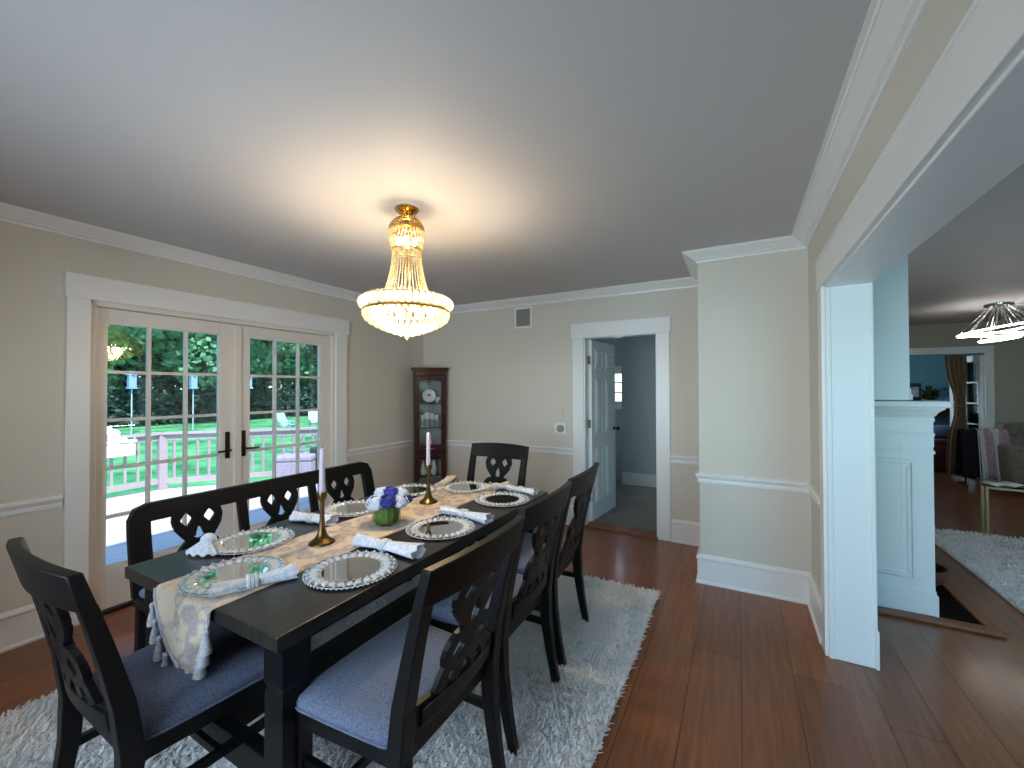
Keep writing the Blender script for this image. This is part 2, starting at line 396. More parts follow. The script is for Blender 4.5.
# living right wall with an added low window under an added blind
b = MB(); y0, y1, z0, z1 = 3.1, 4.6, .10, 2.1
b.box(LX, LX+.12, LYF, y0, 0, ZC).box(LX, LX+.12, y1, LYB, 0, ZC).box(LX, LX+.12, y0, y1, 0, z0).box(LX, LX+.12, y0, y1, z1, ZC)
struct(b.build('wall_living_right', 'livwall'), 'living room side wall with an added low window', 'wall')
sash_window('added_window_3', 'unseen low window added to the living room side wall for its glare', y0, y1, z0, z1, lambda u, d, z: (LX-d, u, z), 2, 4)  # unseen window, added so its glare mirrors in the french door glass
struct(MB().box(XR, XLR, YB+.14, LYB, 0, ZC).build('wall_living_left', 'livwall'), 'living room wall behind the chimney', 'wall')
# living back wall with doorway x 1.2..3.40
b = MB().box(XR, 1.3, LYB, LYB+.14, 0, ZC).box(3.44, LX, LYB, LYB+.14, 0, ZC).box(1.3, 3.44, LYB, LYB+.14, 2.03, ZC)
struct(b.build('wall_living_back', 'livwall'), 'far beige living room wall with a doorway', 'wall')
b = MB().box(3.40, 3.50, LYB-.02, LYB, 0, 2.03).box(1.2, 3.50, LYB-.022, LYB, 2.03, 2.14).box(1.2, 1.3, LYB-.02, LYB, 0, 2.03)
struct(b.build('trim_4', 'trim', bevel=.003), 'white casing of the far living room doorway', 'trim')
# bedroom beyond
struct(MB().box(.4, 5.6, 12.9, 13.0, 0, ZC).build('wall_bedroom', 'bluewall'), 'blue wall of the far bedroom', 'wall')
struct(MB().box(.3, .4, LYB+.14, 10.3, 0, ZC).box(.3, .4, 11.9, 12.9, 0, ZC).box(.3, .4, 10.3, 11.9, 0, .9).box(.3, .4, 10.3, 11.9, 2.1, ZC).box(5.6, 5.7, LYB+.14, 12.9, 0, ZC).build('wall_bedroom_side', 'bluewall'), 'blue side walls of the far bedroom', 'wall')
struct(MB().box(.3, 5.7, LYB+.1, 13.0, -.12, -.003).build('floor_bedroom', 'floor2'), 'oak floor of the far bedroom', 'floor')
# hall shell
HY = 6.5
b = MB().box(-1.6, 0, HY, HY+.1, 0, ZC-.1)
struct(b.build('wall_hall_back', 'hallwall'), 'grey-green hall end wall', 'wall')
struct(MB().box(-.1, 0, YB+.14, HY, 0, ZC-.1).build('wall_hall_right', 'hallwall'), 'grey-green hall side wall', 'wall')
b = MB().box(-3.4, -1.35, 6.85, 6.95, 0, ZC-.1)
struct(MB().box(-1.6, -1.5, HY+.1, 6.85, 0, ZC-.1).build('wall_hall_corner', 'hallwall'), 'grey-green corner of the hall wall', 'wall')
b = MB().box(-3.4, -2.1, 6.85, 6.95, 0, ZC-.1).box(-1.66, -1.5, 6.85, 6.95, 0, ZC-.1).box(-2.1, -1.66, 6.85, 6.95, 0, 1.25).box(-2.1, -1.66, 6.85, 6.95, 1.75, ZC-.1)
struct(b.build('wall_hall_far', 'hallwall'), 'hall wall with a small window', 'wall')
sash_window('window_4', 'small hall window glimpsed behind the open door', -2.1, -1.66, 1.25, 1.75, lambda u, d, z: (u, 6.85-d, z), 2, 3)
struct(MB().box(-3.5, -3.4, YB+.14, 4.9, 0, ZC-.1).box(-3.5, -3.4, 6.5, 6.95, 0, ZC-.1).box(-3.5, -3.4, 4.9, 6.5, 0, .7).box(-3.5, -3.4, 4.9, 6.5, 2.1, ZC-.1).build('wall_hall_left', 'hallwall'), 'hall left wall', 'wall')
struct(MB().box(-1.6, -.1, HY-.016, HY, 0, .18).box(-1.6, -.1, HY-.024, HY, .17, .19).build('baseboard_hall', 'trim', bevel=.003), 'white hall baseboard', 'baseboard')

sash_window('added_window_5', 'unseen side window added behind the open door to brighten the hall', 4.9, 6.5, .7, 2.1, lambda u, d, z: (-3.4+d, u, z), 3, 3)  # no such window in view; added to lift the dark hall
sash_window('added_window_6', 'unseen bedroom side window added to light the blue wall', 10.3, 11.9, .9, 2.1, lambda u, d, z: (.4+d, u, z), 3, 3)  # unseen window put in so the far blue wall gets light
# mouldings
crown = [(0, ZC), (0, ZC-.078), (.012, ZC-.078), (.014, ZC-.062), (.030, ZC-.058), (.034, ZC-.05), (.060, ZC-.03), (.082, ZC-.016), (.088, ZC-.016), (.092, ZC-.007), (.106, ZC-.006), (.106, ZC)]
loop = [(XL, YF), (XR, YF), (XR, YBUMP), (XB, YBUMP), (XB, YB), (XL, YB)]
struct(MB().sweep(crown, loop, closed=True, side=1).build('trim_5', 'trim', smooth=True, angle=20), 'white crown moulding round the dining room', 'trim')
base = [(0, 0), (.03, 0), (.03, .012), (.022, .02), (.018, .022), (.018, .178), (.026, .186), (.026, .196), (.016, .208), (.008, .216), (0, .216)]
def basebd(name, pts, lab, side=1): struct(MB().sweep(base, pts, side=side).build(name, 'trim', smooth=True, angle=25), lab, 'baseboard')
basebd('baseboard_left', [(XL, .93), (XL, YF)], 'white baseboard left of the french doors')
basebd('baseboard_back', [(-1.585, YB), (XL, YB), (XL, 3.06)], 'white baseboard around the cabinet corner')
basebd('baseboard_right', [(XR, 2.975), (XR, YBUMP), (XB, YBUMP), (XB, YB), (-.585, YB)], 'white baseboard round the boxed-out wall')
rail = [(0, .758), (.010, .760), (.014, .772), (.012, .79), (.022, .806), (.028, .816), (.028, .826), (.018, .834), (0, .834)]
def chair_rail(name, pts, lab): struct(MB().sweep(rail, pts).build(name, 'trim', smooth=True, angle=25), lab, 'trim')
chair_rail('trim_6', [(XL, .93), (XL, YF)], 'white chair rail left of the french doors')
chair_rail('trim_7', [(-1.585, YB), (XL, YB), (XL, 3.06)], 'white chair rail round the cabinet corner')
chair_rail('trim_8', [(XR, 2.975), (XR, YBUMP), (XB, YBUMP), (XB, YB), (-.585, YB)], 'white chair rail round the boxed-out wall')

# ---- french doors
d = thing('door_1', 'white double french door with fifteen-light leaves onto the deck', 'door', kind='structure')
b = MB().box(XL, XL+.022, .94, 1.05, 0, 2.068).box(XL, XL+.022, 2.915, 3.05, 0, 2.068).box(XL, XL+.026, .932, 3.075, 2.068, 2.222)
b.build('casing', 'trim', d, bevel=.003)
b = MB().box(XL-WT, XL, 1.04, 1.085, 0, 2.05).box(XL-WT, XL, 2.885, 2.92, 0, 2.05).box(XL-WT, XL, 1.06, 2.92, 2.035, 2.07)
b.build('jamb', 'doorwhite', d, bevel=.003)
MB().box(XL-WT-.03, XL+.012, 1.06, 2.92, -.004, .02).build('sill', 'darkmetal', d, bevel=.004)
def french_leaf(y0, y1, g0, g1):
    X0, X1 = XL-.075, XL-.03
    zb, zt = .30, 1.93
    b = MB().box(X0, X1, y0, g0, .02, 2.03).box(X0, X1, g1, y1, .02, 2.03).box(X0, X1, g0, g1, .02, zb).box(X0, X1, g0, g1, zt, 2.03)
    lf = b.build('leaf', 'doorwhite', d, bevel=.004)
    b = MB()
    for i in (1, 2): y = g0+(g1-g0)*i/3; b.box(X0+.006, X1-.006, y-.011, y+.011, zb, zt)
    for i in range(1, 5): z = zb+(zt-zb)*i/5; b.box(X0+.008, X1-.008, g0, g1, z-.011, z+.011)
    b.build('muntin_grid', 'doorwhite', lf, bevel=.003)
    MB().box(XL-.055, XL-.049, g0-.004, g1+.004, zb-.004, zt+.004).build('glass_pane', 'glass', lf)
    return lf
l1 = french_leaf(1.087, 1.975, 1.148, 1.832)
l2 = french_leaf(1.985, 2.883, 2.075, 2.762)
MB().box(XL-.03, XL-.018, 1.945, 2.0, .02, 2.03).build('astragal', 'doorwhite', d, bevel=.003)
for lf, y, s in ((l1, 1.893, -1), (l2, 2.018, 1)):
    b = MB().box(XL-.03, XL-.02, y-.018, y+.018, .915, 1.135)
    p = b.build('handle_plate', 'bronze', lf, bevel=.006)
    b = MB().tube([(XL-.02, y, .985), (XL+.03, y, .985), (XL+.034, y+.01*s, .985), (XL+.034, y+.1*s, .982)], .0085, 8)
    b.build('lever_handle', 'bronze', lf, smooth=True)

# ---- hall door
d = thing('door_2', 'white six-panel hall door standing open beside the thermostat', 'door', kind='structure')
b = MB().box(-1.585, -1.462, YB-.02, YB, 0, 2.035).box(-.712, -.588, YB-.02, YB, 0, 2.035).box(-1.60, -.575, YB-.024, YB, 2.035, 2.185)
b.build('casing', 'trim', d, bevel=.003)
b = MB().box(-1.48, -1.45, YB, YB+.14, 0, 2.04).box(-.722, -.70, YB, YB+.14, 0, 2.04).box(-1.48, -.70, YB, YB+.14, 2.025, 2.045)
b.build('jamb', 'trim', d, bevel=.003)
lf = bpy.data.objects.new('leaf', None)
b = MB().box(0, .71, -.018, .018, .03, 2.02)
lf = b.build('leaf', 'trim', d, bevel=.003)
lf.location = (-1.435, YB+.125, 0); lf.rotation_euler = (0, 0, math.radians(84))
for (x0, x1) in ((.10, .315), (.395, .61)):
    for (z0, z1) in ((.22, .82), (.98, 1.60), (1.70, 1.92)):
        for s in (-1, 1):
            y0 = -.018*1 if s < 0 else .018
            b = MB()
            def fr(i, dd): return [(x0+i, y0+s*dd, z0+i), (x1-i, y0+s*dd, z0+i), (x1-i, y0+s*dd, z1-i), (x0+i, y0+s*dd, z1-i)]
            rings = [fr(0, 0), fr(.008, .007), (fr(.02, .007)), fr(.03, .001), fr(.05, .009)]
            vs = [p for r in rings for p in r]; fs = [tuple(16+k for k in range(4))]
            for i in range(4):
                for k in range(4): fs.append((4*i+k, 4*i+(k+1)%4, 4*i+4+(k+1)%4, 4*i+4+k))
            b.add(vs, fs); b.build('raised_panel', 'trim', lf)
for s in (-1, 1):
    MB().lathe([(.026, 0), (.026, .006), (.01, .01), (.01, .035), (.026, .045), (.028, .058), (.018, .068), (0.001, .07)], n=16).build('knob', 'bronze', lf, smooth=True)
    k = [o for o in bpy.data.objects if o.parent == lf and o.name.startswith('knob')][-1]
    k.location = (.655, s*.018, 1.0); k.rotation_euler = (-PI/2*s, 0, 0)
for z in (.25, 1.05, 1.75):
    MB().box(-1.452, -1.43, YB+.09, YB+.125, z, z+.09).build('hinge', 'oldbrass', d, bevel=.002)
for z in (.30, 1.70):
    MB().box(-.727, -.72, YB+.02, YB+.06, z, z+.09).build('strike_plate', 'oldbrass', d, bevel=.002)

# ---- vent and thermostat on back wall
v = thing('wall_vent', 'small square grey vent grille high on the back wall', 'vent', (-2.19, YB, 2.31))
MB().box(-.11, .11, -.012, 0, -.12, .12).build('vent_frame', 'trim', v, bevel=.004)
b = MB()
for i in range(9): b.bar((-.085, -.014, -.085+i*.0213), (.085, -.014, -.085+i*.0213), .012, .005, up=(0, -.6, .8))
b.build('louvre', 'vent', v)
MB().box(-.09, .09, -.0128, -.0122, -.1, .1).build('backing', 'vent', v)
v = thing('thermostat', 'white wall plate with a round dial left of the hall door', 'thermostat', (-1.735, YB, 1.045))
MB().box(-.072, .072, -.014, 0, -.06, .06).build('plate', 'plastic', v, bevel=.005)
b = MB().lathe([(.042, 0), (.042, .012), (.034, .02), (.001, .021)], n=24).build('dial', 'dial', v, smooth=True); b.location = (.005, -.014, 0); b.rotation_euler = (PI/2, 0, 0)
v = thing('light_switch', 'pale blank switch plate above the thermostat dial', 'switch', (-1.735, YB, 1.21))
MB().box(-.04, .04, -.008, 0, -.055, .055).build('plate', 'wall', v, bevel=.003)
MB().box(-.008, .008, -.014, -.008, -.016, .016).build('toggle', 'plastic', v, bevel=.002)

# ------------------------------------------------------------------ table
TX0, TX1, TY0, TY1, TZ = -2.2, -1.178, .735, 2.68, .762
cx, cy = (TX0+TX1)/2, (TY0+TY1)/2; hx, hy = (TX1-TX0)/2, (TY1-TY0)/2
t = thing('dining_table', 'long black rectangular dining table set for eight', 'table', (cx, cy, 0))
MB().box(-hx, hx, -hy, hy, TZ-.046, TZ).build('tabletop', 'tabletop', t, bevel=.004)
MB().box(-hx+.022, hx-.022, -hy+.022, hy-.022, TZ-.072, TZ-.046).build('moulding', 'black', t, bevel=.008)
b = MB(); ax, ay = hx-.055, hy-.055; qx, qy = hx-.20, hy-.16
b.box(-qx, qx, -qy, -qy+.025, TZ-.14, TZ-.072).box(-qx, qx, qy-.025, qy, TZ-.14, TZ-.072).box(-qx, -qx+.025, -qy, qy, TZ-.14, TZ-.072).box(qx-.025, qx, -qy, qy, TZ-.14, TZ-.072)
b.build('apron', 'black', t)
for sx in (-1, 1):
    for sy in (-1, 1):
        X, Y = sx*(ax-.042), sy*(ay-.042); b = MB()
        pr = [(.048, TZ-.072), (.048, TZ-.20), (.042, TZ-.215), (.046, TZ-.235), (.047, .30), (.042, .10), (.046, .085), (.046, .045)]
        for i in range(len(pr)-1):
            (a, z1), (c, z0) = pr[i], pr[i+1]
            b.hexa([(X-c, Y-c, z0), (X+c, Y-c, z0), (X+c, Y+c, z0), (X-c, Y+c, z0)], [(X-a, Y-a, z1), (X+a, Y-a, z1), (X+a, Y+a, z1), (X-a, Y+a, z1)])
        b.build('leg', 'black', t)

b = MB().box(-.03, .03, -ay+.04, ay-.04, .20, .29)
for sy in (-1, 1): b.box(-ax+.06, ax-.06, sy*(ay-.042)-.025, sy*(ay-.042)+.025, .19, .29)
b.build('stretcher', 'black', t, bevel=.004)

# ------------------------------------------------------------------ chairs
def leg_y(z):   # back leg centre line
    P = [(0, -.285), (.15, -.255), (.30, -.232), (.45, -.225), (.60, -.245), (.80, -.292), (1.0, -.348)]
    for (a, ya), (c, yc) in zip(P, P[1:]):
        if z <= c: return ya+(yc-ya)*(z-a)/(c-a)
    return P[-1][1]
def bow(u, hw, k=.03): return -k*(1-(u/hw)**2)
def lattice(b, fm, top, th=.02, low=True, s=1.0):
    def ring(cu, cv, ro, rv, hd, hv):     # round outside, diamond hole
        n = 16; vs = []; fs = []
        for i in range(n):
            a = 2*PI*i/n; c, q = math.cos(a), math.sin(a); k = 1/(abs(c)**1.25+abs(q)**1.25)
            for (u, v, o) in ((cu+ro*c, cv+rv*q, th/2), (cu+hd*c*k, cv+hv*q*k, th/2), (cu+hd*c*k, cv+hv*q*k, -th/2), (cu+ro*c, cv+rv*q, -th/2)): vs.append(fm(u, v, o))
        for i in range(n):
            j = (i+1) % n
            for k in range(4): fs.append((4*i+k, 4*i+(k+1)%4, 4*j+(k+1)%4, 4*j+k))
        b.add(vs, fs)
    ring_ = lambda sg, cu, cv: ring(sg*cu*s, top-cv*s, .060*s, .066*s, .027*s, .033*s)
    for sg in (-1, 1):
        ring_(sg, .051, .052)
        if low:
            b.stroke([(sg*.088*s, top-.085*s), (sg*.066*s, top-.118*s), (sg*.040*s, top-.148*s), (sg*.030*s, top-.175*s), (sg*.034*s, top-.20*s)], .036*s, fm, th*.98)
            b.stroke([(sg*.016*s, top-.095*s), (sg*.028*s, top-.12*s), (sg*.034*s, top-.15*s)], .022*s, fm, th*.97)
        if not low:
            b.stroke([(sg*.090*s, top-.080*s), (sg*.066*s, top-.115*s), (sg*.040*s, top-.150*s), (sg*.012*s, top-.172*s)], .036*s, fm, th*.98)
            b.stroke([(sg*.016*s, top-.092*s), (sg*.024*s, top-.112*s), (sg*.030*s, top-.135*s)], .022*s, fm, th*.97)
            b.stroke([(sg*.030*s, top-.150*s), (sg*.062*s, top-.178*s), (sg*.094*s, top-.212*s), (sg*.115*s, top-.25*s), (sg*.12*s, top-.28*s)], .036*s, fm, th*.96)
        if low:
            ring_(sg, .051, .235)
            b.stroke([(sg*.082*s, top-.265*s), (sg*.094*s, top-.295*s), (sg*.112*s, top-.335*s)], .040*s, fm, th*.96)
            b.stroke([(sg*.008*s, top-.265*s), (sg*.03*s, top-.298*s), (sg*.05*s, top-.335*s)], .034*s, fm, th*.94)
    b.stroke([(-.035*s, top-(.183 if low else .168)*s), (.035*s, top-(.183 if low else .168)*s)], .034*s, fm, th*.95)
    b.stroke([(0, top-.03*s), (0, top-.095*s)], .03*s, fm, th*.93)
def make_chair(name, label):
    r = thing(name, label, 'chair', group='black lattice-back chairs round the table')
    # seat: trapezoid, wider in front
    fw, bw, y0, y1 = .245, .215, -.215, .215
    def ring(i, z, k=.0):
        pts = []
        for a in range(24):
            an = 2*PI*a/24; cxx, sy = math.cos(an), math.sin(an)
            e = .22
            u = math.copysign(abs(cxx)**e, cxx); vv = math.copysign(abs(sy)**e, sy)
            yy = (y0+y1)/2+vv*((y1-y0)/2-i); hw = bw+(fw-bw)*(yy-y0)/(y1-y0)-i
            pts.append((u*hw, yy, z))
        return pts
    b = MB(); rings = [ring(.006, .452), ring(-.002, .462), ring(-.003, .476), ring(.004, .49), ring(.03, .502), ring(.10, .508), ring(.17, .509)]
    vs = [p for q in rings for p in q]; fs = [tuple(range(23, -1, -1)), tuple((len(rings)-1)*24+k for k in range(24))]
    for i in range(len(rings)-1):
        for k in range(24): fs.append((24*i+k, 24*i+(k+1)%24, 24*i+24+(k+1)%24, 24*i+24+k))
    b.add(vs, fs); st = b.build('seat', 'seat', r, smooth=True, angle=60)
    MB().tube(ring(-.003, .460), .0045, 6, closed=True).build('piping', 'seat', st, smooth=True)
    b = MB()
    b.hexa([(-fw+.012, y1-.035, .40), (fw-.012, y1-.035, .40), (fw-.012, y1-.012, .40), (-fw+.012, y1-.012, .40)], [(-fw+.012, y1-.035, .455), (fw-.012, y1-.035, .455), (fw-.012, y1-.012, .455), (-fw+.012, y1-.012, .455)])
    for s in (-1, 1):
        b.hexa([(s*(bw-.03), y0, .40), (s*(bw-.006), y0, .40), (s*(fw-.006), y1-.014, .40), (s*(fw-.03), y1-.014, .40)], [(s*(bw-.03), y0, .455), (s*(bw-.006), y0, .455), (s*(fw-.006), y1-.014, .455), (s*(fw-.03), y1-.014, .455)])
    b.box(-bw+.01, bw-.01, y0-.005, y0+.02, .40, .455)
    b.build('seat_frame', 'black', r)
    # front legs
    for s in (-1, 1):
        X, Y = s*(fw-.028), y1-.034; b = MB()
        a, c = .021, .015
        b.hexa([(X-c, Y-c, 0), (X+c, Y-c, 0), (X+c, Y+c, 0), (X-c, Y+c, 0)], [(X-a, Y-a, .455), (X+a, Y-a, .455), (X+a, Y+a, .455), (X-a, Y+a, .455)])
        b.build('leg', 'black', r, bevel=.003)
    # back legs running up into the back posts
    for s in (-1, 1):
        zs = [0, .15, .30, .45, .60, .75, .84, .90]
        pts = [(s*(.206+.016*(z/1.0)), leg_y(z), z) for z in zs]
        wd = [.030, .034, .040, .046, .046, .044, .042, .042]
        dp = [.036, .042, .050, .056, .050, .042, .038, .036]
        MB().path(pts, wd, dp, up=(0, 1, 0)).build('leg', 'black', r, bevel=.004)
    HW = .243
    fm = lambda u, v, o: (u, leg_y(v)+bow(u, HW)+o, v)
    # top rail: curved slab
    b = MB(); N = 14; V = []; F = []
    for i in range(N+1):
        u = -HW+2*HW*i/N
        top = 1.0+.010*(1-(u/HW)**2)-.004; bot = .892
        for (v, o) in ((bot, .018), (top, .016), (top, -.016), (bot, -.018)): V.append((u, leg_y(min(v, 1.0))+bow(u, HW, .034)+o, v))
    for i in range(N):
        for k in range(4): F.append((4*i+k, 4*i+(k+1)%4, 4*i+4+(k+1)%4, 4*i+4+k))
    F += [(3,2,1,0), tuple(4*N+k for k in range(4))]
    b.add(V, F); b.build('top_rail', 'black', r, smooth=True, bevel=.004, angle=30)
    # lower rail with panel
    b = MB(); V = []; F = []
    for i in range(N+1):
        u = -.2+.4*i/N
        for (v, o) in ((.485, .01), (.575, .01), (.575, -.01), (.485, -.01)): V.append((u, leg_y(v)+bow(u, .2, .02)+o, v))
    for i in range(N):
        for k in range(4): F.append((4*i+k, 4*i+(k+1)%4, 4*i+4+(k+1)%4, 4*i+4+k))
    b.add(V, F+[(3,2,1,0), tuple(4*N+k for k in range(4))])
    lp = b.build('lower_rail', 'black', r, smooth=True, angle=30)
    b = MB(); V = []; F = []
    for i in range(N+1):
        u = -.165+.33*i/N
        for (v, o) in ((.502, 0), (.560, 0), (.560, -.017), (.502, -.017)): V.append((u, leg_y(v)+bow(u, .2, .02)+o, v))
    for i in range(N):
        for k in range(4): F.append((4*i+k, 4*i+(k+1)%4, 4*i+4+(k+1)%4, 4*i+4+k))
    b.add(V, F+[(3,2,1,0), tuple(4*N+k for k in range(4))]); b.build('raised_panel', 'black', lp, bevel=.004)
    b = MB(); lattice(b, fm, .905, .02); b.build('splat', 'black', r, bevel=.002)
    # stretchers
    b = MB()
    for s in (-1, 1): b.bar((s*.21, leg_y(.28)+.01, .28), (s*.216, y1-.04, .28), .018, .028)
    b.bar((-.212, .0, .28), (.212, .0, .28), .018, .026)
    b.build('stretcher', 'black', r)
    return r
chair0 = make_chair('dining_chair', 'black chair turned at the near end beneath the tasselled runner')
def dup_chair(label):
    c = copy_tree(chair0); c['label'] = label; return c
def place(c, x, y, deg): c.location = (x, y, RUGZ); c.rotation_euler = (0, 0, math.radians(deg))
RUGZ = .022
place(chair0, -1.725, .745, -1); chair0.scale = (1.1, 1.0, 1.0)
c = dup_chair('black chair nearest the camera on the right long side, gray seat in full view'); place(c, -1.05, 1.095, 90)
c = dup_chair('black chair on the right long side, between its two neighbours'); place(c, -1.09, 1.70, 91)
c = dup_chair('black chair on the right long side, nearest the hall door'); place(c, -1.12, 2.27, 93)
c = dup_chair('black chair at the far end of the table facing the camera'); place(c, -1.745, 2.635, 180)

# ------------------------------------------------------------------ bench
bn = thing('dining_bench', 'long black bench with three lattice panels along the window side', 'bench', (-2.36, 1.665, RUGZ))
L = .775
b = MB().box(-.235, .20, -L+.01, L-.01, .405, .455); b.build('seat_frame', 'black', bn, bevel=.004)
b = MB()
def brg(i, z): return [(-.205+i, -L+.02+i, z), (.205-i, -L+.02+i, z), (.205-i, L-.02-i, z), (-.205+i, L-.02-i, z)]
rg = [brg(.004, .455), brg(0, .465), brg(0, .482), brg(.012, .495), brg(.05, .502)]
vs = [p for q in rg for p in q]; fs = [(3,2,1,0), tuple(16+k for k in range(4))]
for i in range(4):
    for k in range(4): fs.append((4*i+k, 4*i+(k+1)%4, 4*i+4+(k+1)%4, 4*i+4+k))
b.add(vs, fs); b.build('seat', 'seat', bn, bevel=.006)
def bx(z): return -.215 if z < .45 else -.215-.10*(z-.45)/.45
for sx in (-1, 1):
    for sy in (-1, 1):
        b = MB()
        if sx > 0: b.hexa([(.16-.018, sy*(L-.05)-.018, .0), (.16+.018, sy*(L-.05)-.018, .0), (.16+.018, sy*(L-.05)+.018, .0), (.16-.018, sy*(L-.05)+.018, .0)], [(.165-.026, sy*(L-.05)-.026, .42), (.165+.026, sy*(L-.05)-.026, .42), (.165+.026, sy*(L-.05)+.026, .42), (.165-.026, sy*(L-.05)+.026, .42)])
        else: b.path([(-.27, sy*(L-.05), 0), (-.235, sy*(L-.05), .22), (-.215, sy*(L-.05), .45)], [.05, .055, .06], [.036, .042, .048], up=(1, 0, 0))
        b.build('leg', 'black', bn, bevel=.004)
b = MB()
zt = .868
fmb = lambda u, v, o: (bx(v)+o, u, v)
# end posts with rounded top corners joined to the top rail
b.stroke([(-L+.045, .45), (-L+.045, .60), (-L+.047, .74), (-L+.050, .80), (-L+.062, .826), (-L+.09, .834), (0, .834), (L-.09, .834), (L-.062, .826), (L-.050, .80), (L-.047, .74), (L-.045, .60), (L-.045, .45)], .088, fmb, .034)
b.build('back_frame', 'black', bn, bevel=.004)
for u in (-.235, .235):
    b = MB(); b.stroke([(u, .455), (u, .80)], .052, fmb, .028); b.build('back_post', 'black', bn, bevel=.003)
b = MB(); b.stroke([(-L+.08, .535), (L-.08, .535)], .05, fmb, .026); b.build('lower_rail', 'black', bn, bevel=.003)
for u0 in (-.47, 0, .47):
    b = MB(); fq = lambda u, v, o, u0=u0: fmb(u+u0, v, o)
    lattice(b, fq, .812, .024, low=False, s=1.1); b.build('lattice_panel', 'black', bn, bevel=.002)
b = MB().bar((.16, -L+.06, .14), (.16, L-.06, .14), .024, .04); b.bar((-.24, -L+.06, .16), (-.24, L-.06, .16), .024, .04)
b.build('stretcher', 'black', bn)

# ------------------------------------------------------------------ rugs
def shag(name, label, x0, x1, y0, y1, n, group=None, z0=0.0, ln=(.03, .055), wd=.0045):
    r = thing(name, label, 'rug', ((x0+x1)/2, (y0+y1)/2, z0))
    hx, hy = (x1-x0)/2, (y1-y0)/2
    MB().box(-hx, hx, -hy, hy, 0, .016).build('backing', 'pile', r, bevel=.004)
    x = RNG.uniform(-hx, hx, n); y = RNG.uniform(-hy, hy, n)
    a = RNG.uniform(0, 2*PI, n); le = RNG.uniform(*ln, n); lean = RNG.uniform(.55, 1.2, n)
    # tufts lean in patches
    a = a*.8+1.2*np.sin(x*9+1.3*np.cos(y*7))+1.0*np.cos(y*11+x*4)
    dx, dy = np.cos(a), np.sin(a); w = wd*RNG.uniform(.7, 1.4, n)
    px, py = -dy*w, dx*w
    o = np.stack([x, y, np.full(n, .012)], 1)
    lat = np.sin(lean)*le; up = np.cos(lean)*le
    mid = o+np.stack([dx*lat*.35, dy*lat*.35, up*.7], 1); tip = o+np.stack([dx*lat, dy*lat, up], 1)
    pw = np.stack([px, py, np.zeros(n)], 1)
    V = np.concatenate([o-pw, o+pw, mid+pw*.9, mid-pw*.9, tip+pw*.35, tip-pw*.35]); k = np.arange(n)
    F = np.concatenate([np.stack([k, k+n, k+2*n, k+3*n], 1), np.stack([k+3*n, k+2*n, k+4*n, k+5*n], 1)])
    p = fast_mesh('shag_pile', V, F, 'pile', r); p['kind'] = 'stuff'
    return r
shag('shag_rug', 'large white shag rug under the dining table and chairs', -2.88, -.515, .08, 3.10, 190000, ln=(.028, .048), wd=.0048)
shag('shag_rug', 'white shag rug on the living room floor past the mantel', 1.62, 3.6, 2.6, 5.85, 45000, wd=.006)

# ------------------------------------------------------------------ table setting
def charger(x, y, label):
    r = thing('charger_plate', label, 'plate', (x, y, TZ), group='mirrored charger plates on the table')
    MB().lathe([(.02, 0), (.115, .0), (.16, .010), (.163, .013), (.158, .014), (.122, .0085), (.001, .0085)], n=48, caps=False).build('plate_body', 'silver', r, smooth=True)
    MB().lathe([(.110, .0085), (.109, .0102), (.001, .0102)], n=48, caps=False).build('mirror', 'mirror', r, smooth=True)
    b = MB()
    def gem(r0, r1, w, h, a, z):
        c_, s_ = math.cos(a), math.sin(a); P = lambda q, t, zz: (q*c_-t*s_, q*s_+t*c_, zz)
        m_ = (r0+r1)/2; e = (r1-r0)*.28
        ba = [P(r0, 0, z), P(r0+e, -w*.85, z), P(r1-e, -w, z), P(r1, 0, z+.002), P(r1-e, w, z), P(r0+e, w*.85, z)]
        tp = [P(r0+e*.8, 0, z+h*.8), P(m_-e*.4, -w*.5, z+h), P(m_+e*.6, -w*.55, z+h), P(r1-e*.7, 0, z+h*.9), P(m_+e*.6, w*.55, z+h), P(m_-e*.4, w*.5, z+h)]
        b.add(ba+tp, [(5,4,3,2,1,0), tuple(range(6, 12))]+[(k, (k+1) % 6, 6+(k+1) % 6, 6+k) for k in range(6)])
    for i in range(28): gem(.112, .160, .0140, .0075, 2*PI*i/28, .0095)
    for i in range(28):
        a = 2*PI*(i+.5)/28; b.octa((.163*math.cos(a), .163*math.sin(a), .016), .007, .007); b.octa((.113*math.cos(a), .113*math.sin(a), .012), .005, .004)
    b.build('crystal_rim', 'gem', r)
    b = MB()
    for i in range(60):
        a = 2*PI*i/60; b.octa((.172*math.cos(a), .172*math.sin(a), .010), .0045, .004)
    b.tube([(.165*math.cos(2*PI*i/48), .165*math.sin(2*PI*i/48), .009) for i in range(48)], .0018, 4, closed=True)
    b.build('bead_fringe', 'gem', r)
    return r
plate0 = None
RUNZ = .003
for (x, y, lab, dz) in [
    (-1.70, .895, 'crystal-rimmed mirror charger at the near end, on the runner', RUNZ),
    (-1.35, 1.145, 'crystal-rimmed mirror charger in front of the nearest right-hand chair', 0),
    (-1.345, 1.70, 'crystal-rimmed mirror charger, second from the camera on the chair side', 0),
    (-1.345, 2.33, 'crystal-rimmed mirror charger on the chair side nearest the hall door', 0),
    (-2.015, 1.14, 'crystal-rimmed mirror charger on the bench side nearest the camera', 0),
    (-2.03, 1.73, 'crystal-rimmed mirror charger on the bench side behind the near candlestick', 0),
    (-2.025, 2.24, 'crystal-rimmed mirror charger on the bench side behind the flowers', 0),
    (-1.735, 2.475, 'crystal-rimmed mirror charger at the far end, on the runner', RUNZ)]:
    if plate0 is None: plate0 = charger(x, y, lab); c = plate0
    else: c = copy_tree(plate0); c['label'] = lab
    c.location = (x, y, TZ+dz); c.rotation_euler = (0, 0, random.uniform(0, 1))
